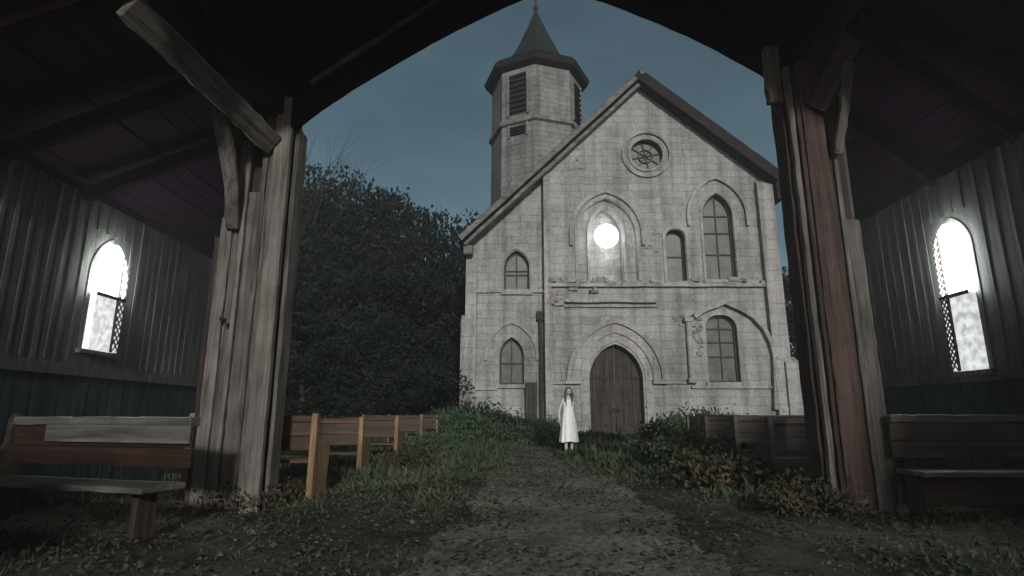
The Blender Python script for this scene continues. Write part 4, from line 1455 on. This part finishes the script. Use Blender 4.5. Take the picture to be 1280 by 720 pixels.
# fallen leaves
n0 = 60000
P2 = scatter(n0, -5.2, 7.0, 3.2, 22, rng)
cl = np.array([mnoise.noise((p[0] * 1.1, p[1] * 1.1, 8)) for p in P2])
keep = rng.uniform(0, 1, n0) < np.clip(0.45 + 0.9 * cl, 0.05, 1)
P2 = P2[keep]
P3 = np.column_stack([P2, height(P2[:, 0], P2[:, 1]) + 0.018 + rng.uniform(0, .02, len(P2))])
d = rng.normal(size=(len(P3), 3)); d[:, 2] *= 0.25
d /= np.linalg.norm(d, axis=1)[:, None]
e = np.cross(d, np.array([0, 0, 1.0])) + rng.normal(size=(len(P3), 3)) * .3
e /= np.linalg.norm(e, axis=1)[:, None]
s = rng.uniform(0.02, 0.07, len(P3))[:, None]
V = np.empty((len(P3), 4, 3))
V[:, 0] = P3 - d * s * .5
V[:, 1] = P3 + e * s * .33 + np.array([0, 0, .012])
V[:, 2] = P3 + d * s * .5
V[:, 3] = P3 - e * s * .33 + np.array([0, 0, .008])
me = quads_mesh('leaf_litter', V.reshape(-1, 3))
o = link_mesh('leaf_litter', me, M_LITTER)
tag(o, 'fallen dry leaves strewn over the earth', 'fallen leaves', kind='stuff')


# pebbles trodden into the path
n0 = 5200
P2 = scatter(n0, -2.2, 2.8, 3.2, 17, rng)
cl = np.array([mnoise.noise((p[0] * 1.3, p[1] * 1.3, 21)) for p in P2])
P2 = P2[rng.uniform(0, 1, n0) < np.clip(0.4 + cl, 0.05, 1)]
oct_v = np.array([(1, 0, 0), (0, 1, 0), (-1, 0, 0), (0, -1, 0), (0, 0, .7), (0, 0, -.7)], float)
oct_f = [(0, 1, 4), (1, 2, 4), (2, 3, 4), (3, 0, 4), (1, 0, 5), (2, 1, 5), (3, 2, 5), (0, 3, 5)]
mb = MB()
for p in P2:
    r_ = rng.uniform(0.006, 0.019) * (1.7 if rng.uniform() < 0.05 else 1)
    vv = oct_v * r_ * rng.uniform(0.6, 1.3, (6, 3)) + np.array([p[0], p[1], float(height(p[0], p[1])) + 0.014])
    mb.add(vv.tolist(), oct_f)
o = mb.build('pebbles', mat_noise('grey_pebble', [(0.3, (0.05, 0.047, 0.04)), (0.6, (0.12, 0.113, 0.10))], 6.0, 0.9, 0))
tag(o, 'small grey pebbles trodden into the path', 'pebbles', kind='stuff')


# shrubs
def make_shrub(seed, mat, r, h_, n_, leaf):
    rng = np.random.default_rng(seed)
    rr = random.Random(seed)
    root = empty('shrub', (0, 0, 0))
    mb = MB()
    P = []
    for k in range(16):
        a, t = rr.uniform(0, 6.28), rr.uniform(0.3, 1) ** .7
        tip = Vector((math.cos(a) * r * t, math.sin(a) * r * t, h_ * rr.uniform(.35, 1.0) * (1.15 - .5 * t)))
        mb.tube([(0, 0, -0.05), tip * .5 + Vector((0, 0, .1)), tip], [0.02, 0.014, 0.006], 4)
        q_ = rng.normal(size=(n_ // 16, 3)) * np.array([r * .26, r * .26, h_ * .17])
        P.append(q_ + np.array(tip * rr.uniform(.75, 1)))
    mb.build('stems', M_BARK, root, local=True)
    P = np.concatenate(P)
    P[:, 2] = np.abs(P[:, 2])
    me = quads_mesh('leaves', leaf_arrays(P, leaf, rng, 0.35, 0.5))
    link_mesh('leaves', me, mat, root, local=True)
    return root


sh = [make_shrub(41, M_LEAF_SHRUB, 0.9, 0.85, 2600, 0.11), make_shrub(42, M_LEAF_DRY, 0.7, 0.6, 1700, 0.10), make_shrub(43, M_LEAF_SHRUB, 1.2, 1.0, 3600, 0.12)]
used = [False] * 3
shrubs = [(-1.9, 14.0, 2, 0.55, 'green shrub over the third brown pew'), (-1.75, 16.9, 0, 0.75, 'green shrub beside the fourth brown pew'),
          (-1.6, 19.6, 2, 1.1, 'big green shrub at the far end of the brown pews'), (-0.4, 23.2, 2, 1.0, 'green shrub below the left church bay'),
          (1.2, 24.3, 0, 1.0, 'green shrub at the church wall behind the woman'), (-1.6, 24.0, 2, 1.35, 'tall green shrub at the left church corner'),
          (0.2, 20.5, 0, 0.9, 'low green shrub left of the woman, mid lawn'), (-1.9, 10.9, 1, 0.7, 'dry brown weed clump beside the second brown pew'),
          (-2.9, 6.6, 1, 0.55, 'dry weeds around the foot of the pale post'), (-2.75, 7.3, 1, 0.4, 'dry weeds between the pale post and the first pew'),
          (6.4, 22.8, 1, 1.6, 'tall dry brown weed clump right of the church door'), (4.5, 16.5, 1, 1.25, 'dry brown shrub in the lawn right of the path'),
          (3.4, 12.5, 1, 1.1, 'dry brown shrub in front of the third dark pew'), (3.3, 10.2, 2, 0.62, 'dark green shrub in front of the second dark pew'),
          (2.9, 8.3, 1, 0.9, 'dry brown weed clump in front of the nearest dark pew'), (6.2, 19.5, 2, 1.1, 'green shrub beyond the dark pews, below the blind arch'),
          (3.0, 6.2, 1, 0.6, 'dry weeds around the foot of the red-brown post'), (-2.2, 21.8, 0, 1.2, 'green shrub on the slope foot left of the church')]
for i, (x, y, k, s, lab) in enumerate(shrubs):
    o = sh[k] if not used[k] else copy_tree(sh[k])
    used[k] = True
    o.location = (x, y, float(height(x, y)))
    o.scale = (s, s, s)
    o.rotation_euler = (0, 0, i * 2.1)
    tag(o, lab, 'shrub', 'shrubs and weeds around the path')

# ------------------------------------------------------------------ the woman in white
WY = 15.9
WP = at(711.5, 565, WY)
wz = float(height(WP.x, WY))
woman = empty('person', (WP.x, WY, wz))
woman.scale = (0.97, 1.0, 1.03)
woman.rotation_euler = (0, 0, R(6))
tag(woman, 'woman in a long white dress standing on the grass, hand raised to her head', 'person')


def skin_body():
    V, E, RAD = [], [], []

    def v(p, r, par=None):
        V.append(p); RAD.append(r)
        i = len(V) - 1
        if par is not None: E.append((par, i))
        return i
    pel = v((0, 0, 0.93), (0.135, 0.10))
    wa = v((0, 0, 1.07), (0.11, 0.085), pel)
    ch = v((0, 0.0, 1.24), (0.13, 0.09), wa)
    nb = v((0, 0.01, 1.36), (0.085, 0.07), ch)
    nk = v((0, 0.0, 1.43), (0.045, 0.045), nb)
    hd = v((0.01, -0.015, 1.50), (0.05, 0.055), nk)

    def hand(w, direction, side, curl):
        d = Vector(direction).normalized()
        p0 = Vector(V[w])
        side = Vector(side).normalized()
        palm = v(tuple(p0 + d * 0.05), (0.026, 0.017), w)
        kn = v(tuple(p0 + d * 0.085), (0.028, 0.015), palm)
        for j, ln in enumerate((0.062, 0.072, 0.066, 0.05)):
            o_ = side * (0.026 - 0.0175 * j)
            a = p0 + d * 0.1 + o_
            i1 = v(tuple(a), (0.008, 0.008), kn)
            i2 = v(tuple(a + d * ln * .5 + Vector(curl) * .01), (0.0075, 0.0075), i1)
            v(tuple(a + d * ln + Vector(curl) * .03), (0.006, 0.006), i2)
        t1 = v(tuple(p0 + d * 0.045 + side * 0.035), (0.011, 0.011), palm)
        v(tuple(p0 + d * 0.085 + side * 0.055), (0.008, 0.008), t1)
    # raised arm (her left)
    s1 = v((0.155, 0.0, 1.345), (0.045, 0.045), nb)
    e1 = v((0.275, -0.045, 1.11), (0.035, 0.035), s1)
    m1 = v((0.25, -0.09, 1.24), (0.031, 0.031), e1)
    w1 = v((0.20, -0.115, 1.37), (0.022, 0.022), m1)
    hand(w1, (-0.42, 0.1, 0.9), (0, -1, 0.1), (-1, 0, 0.3))
    # hanging arm
    s2 = v((-0.155, 0.0, 1.345), (0.045, 0.045), nb)
    e2 = v((-0.25, 0.02, 1.08), (0.034, 0.034), s2)
    m2 = v((-0.265, -0.01, 0.95), (0.03, 0.03), e2)
    w2 = v((-0.265, -0.04, 0.84), (0.022, 0.022), m2)
    hand(w2, (0.03, -0.12, -1), (0.1, -1, 0), (0.6, -.4, 0))
    for sx in (-1, 1):
        h_ = v((sx * 0.085, 0, 0.86), (0.085, 0.09), pel)
        k_ = v((sx * 0.085, -0.01, 0.48), (0.055, 0.06), h_)
        c_ = v((sx * 0.083, 0.015, 0.34), (0.05, 0.055), k_)
        an = v((sx * 0.08, 0.02, 0.085), (0.033, 0.036), c_)
        ft = v((sx * 0.09, -0.07, 0.035), (0.036, 0.028), an)
        v((sx * 0.095, -0.15, 0.022), (0.03, 0.018), ft)
    me = bpy.data.meshes.new('body')
    me.from_pydata(V, E, [])
    o = bpy.data.objects.new('body', me)
    COL.objects.link(o)
    o.modifiers.new('skin', 'SKIN')
    sv = me.skin_vertices[0].data
    for i, r in enumerate(RAD):
        sv[i].radius = r
        sv[i].use_root = (i == 0)
    sub = o.modifiers.new('sub', 'SUBSURF'); sub.levels = 2; sub.render_levels = 2
    dg = bpy.context.evaluated_depsgraph_get(); dg.update()
    m2_ = bpy.data.meshes.new_from_object(o.evaluated_get(dg))
    bpy.data.objects.remove(o)
    # head with a brow, nose, chin and ears
    bm = bmesh.new(); bm.from_mesh(m2_)
    res = bmesh.ops.create_uvsphere(bm, u_segments=24, v_segments=18, radius=1.0)
    for vv in res['verts']:
        x, y, z = vv.co
        wdt = 0.073 * (1 - 0.22 * max(0, -z))
        nx, ny_, nz_ = x * wdt, y * 0.09, z * 0.113
        if y < -0.2:
            nose = math.exp(-((x / 0.16) ** 2) - (((z + 0.12) / 0.2) ** 2)) * 0.022
            sock = sum(math.exp(-(((x - sx * .38) / 0.2) ** 2) - (((z - 0.08) / 0.13) ** 2)) for sx in (-1, 1)) * 0.012
            chin = math.exp(-((x / 0.3) ** 2) - (((z + .85) / 0.2) ** 2)) * 0.016
            ny_ += -nose + sock - chin
        ear = math.exp(-((abs(x) - 1) / 0.12) ** 2 - ((z) / 0.25) ** 2 - ((y - .05) / .2) ** 2) * 0.014
        nx += math.copysign(ear, x)
        vv.co = (nx + 0.012, ny_ - 0.015, nz_ + 1.555)
    bm.to_mesh(m2_); bm.free()
    m2_.polygons.foreach_set('use_smooth', [True] * len(m2_.polygons))
    m2_.name = 'body'
    return m2_


body = link_mesh('body', skin_body(), M_SKIN, woman, local=True)
# dress
mb = MB()
rings = []
N = 44
for (z, rx, ry, fold) in ((0.27, 0.232, 0.19, 0.042), (0.30, 0.231, 0.19, 0.040), (0.45, 0.215, 0.175, 0.034), (0.62, 0.20, 0.165, 0.027), (0.80, 0.188, 0.15, 0.017), (0.95, 0.172, 0.135, 0.006),
                          (1.07, 0.145, 0.112, 0.004), (1.18, 0.155, 0.12, 0.003), (1.25, 0.158, 0.122, 0.002), (1.31, 0.145, 0.108, 0.0), (1.345, 0.12, 0.09, 0.0)):
    ring_ = []
    for k in range(N):
        a = 2 * math.pi * k / N
        f = 1 + fold / rx * (math.sin(a * 9 + z * 1.5) + 0.6 * math.sin(a * 5 + 1))
        ring_.append((rx * f * math.cos(a), ry * f * math.sin(a), z + (0.012 * math.sin(3 * a) if z < .29 else 0)))
    rings.append(ring_)
mb.ring(rings, cap=False)
for sx in (-1, 1):
    mb.sweep([(sx * 0.085, -0.095, 1.31), (sx * 0.09, -0.06, 1.375), (sx * 0.088, 0.0, 1.405), (sx * 0.085, 0.06, 1.37), (sx * .08, .09, 1.31)], 0.035, 0.012, (1, 0, 0))
mb.build('dress', M_DRESS, woman, local=True, smooth=True)
# long hair
mb = MB()
rr = random.Random(3)
rings = []
for (z, rx, ry, yo) in ((1.675, 0.03, 0.035, 0.01), (1.665, 0.062, 0.07, 0.01), (1.63, 0.085, 0.098, 0.012), (1.58, 0.092, 0.104, 0.025), (1.52, 0.095, 0.09, 0.045), (1.45, 0.10, 0.075, 0.06),
                        (1.36, 0.115, 0.065, 0.075), (1.25, 0.115, 0.055, 0.09), (1.14, 0.10, 0.04, 0.10), (1.08, 0.075, 0.02, 0.10)):
    ring_ = []
    for k in range(28):
        a = 2 * math.pi * k / 28
        f = 1 + 0.05 * math.sin(a * 11 + z * 9)
        y = ry * math.sin(a) * f + yo
        if z < 1.63 and y < -0.055: y = -0.055 + (0.05 if z < 1.6 else 0)   # the face stays free
        if z < 1.6: y = max(y, 0.0)
        ring_.append((rx * math.cos(a) * f + 0.012, y, z))
    rings.append(ring_)
mb.ring(rings)
for sx in (-1, 1):
    for j in range(3):
        x0 = sx * (0.07 + 0.012 * j)
        mb.tube([(x0 * .6 + .012, -0.045 + .03 * j, 1.655), (x0 + .012, -0.06 + .03 * j, 1.58), (x0 * 1.12 + .012, -0.06 + .03 * j, 1.46), (x0 * 1.2, -0.10 + .03 * j, 1.32), (x0 * 1.1, -0.115 + .03 * j, 1.16 + .04 * j)],
                [0.012, 0.02, 0.022, 0.02, 0.006], 7)
mb.build('hair', M_HAIR, woman, local=True, smooth=True)
for sx in (-1, 1):
    bm = bmesh.new()
    bmesh.ops.create_uvsphere(bm, u_segments=10, v_segments=8, radius=0.0115)
    for vv in bm.verts: vv.co += Vector((0.012 + sx * 0.028, -0.094, 1.564))
    me = bpy.data.meshes.new('eye'); bm.to_mesh(me); bm.free()
    link_mesh('eye', me, M_IRON, woman, local=True)
mb = MB()
mb.sweep([(-0.012, -0.106, 1.494), (0.012, -0.109, 1.493), (0.036, -0.106, 1.494)], 0.012, 0.009, (0, 1, 0))
mb.build('mouth', mat_noise('lips', [(0.3, (0.18, 0.09, 0.08)), (0.7, (0.22, 0.11, 0.1))], 5, 0.6, 0), woman, local=True, smooth=True)

# ------------------------------------------------------------------ haze added for the glow around the windows and globe
if HAZE_DENSITY > 0:
    mb = MB()
    mb.box((-60, -8, -3), (60, 62, 30))
    mh = bpy.data.materials.new('glow_haze')
    mh.use_nodes = True
    mh.node_tree.nodes.clear()
    out = mh.node_tree.nodes.new('ShaderNodeOutputMaterial')
    pv = mh.node_tree.nodes.new('ShaderNodeVolumePrincipled')
    pv.inputs['Density'].default_value = HAZE_DENSITY
    pv.inputs['Color'].default_value = (0.9, 0.92, 0.92, 1)
    pv.inputs['Anisotropy'].default_value = 0.5
    mh.node_tree.links.new(pv.outputs[0], out.inputs['Volume'])
    hz_o = mb.build('haze', mh)
    tag(hz_o, kind='stuff')
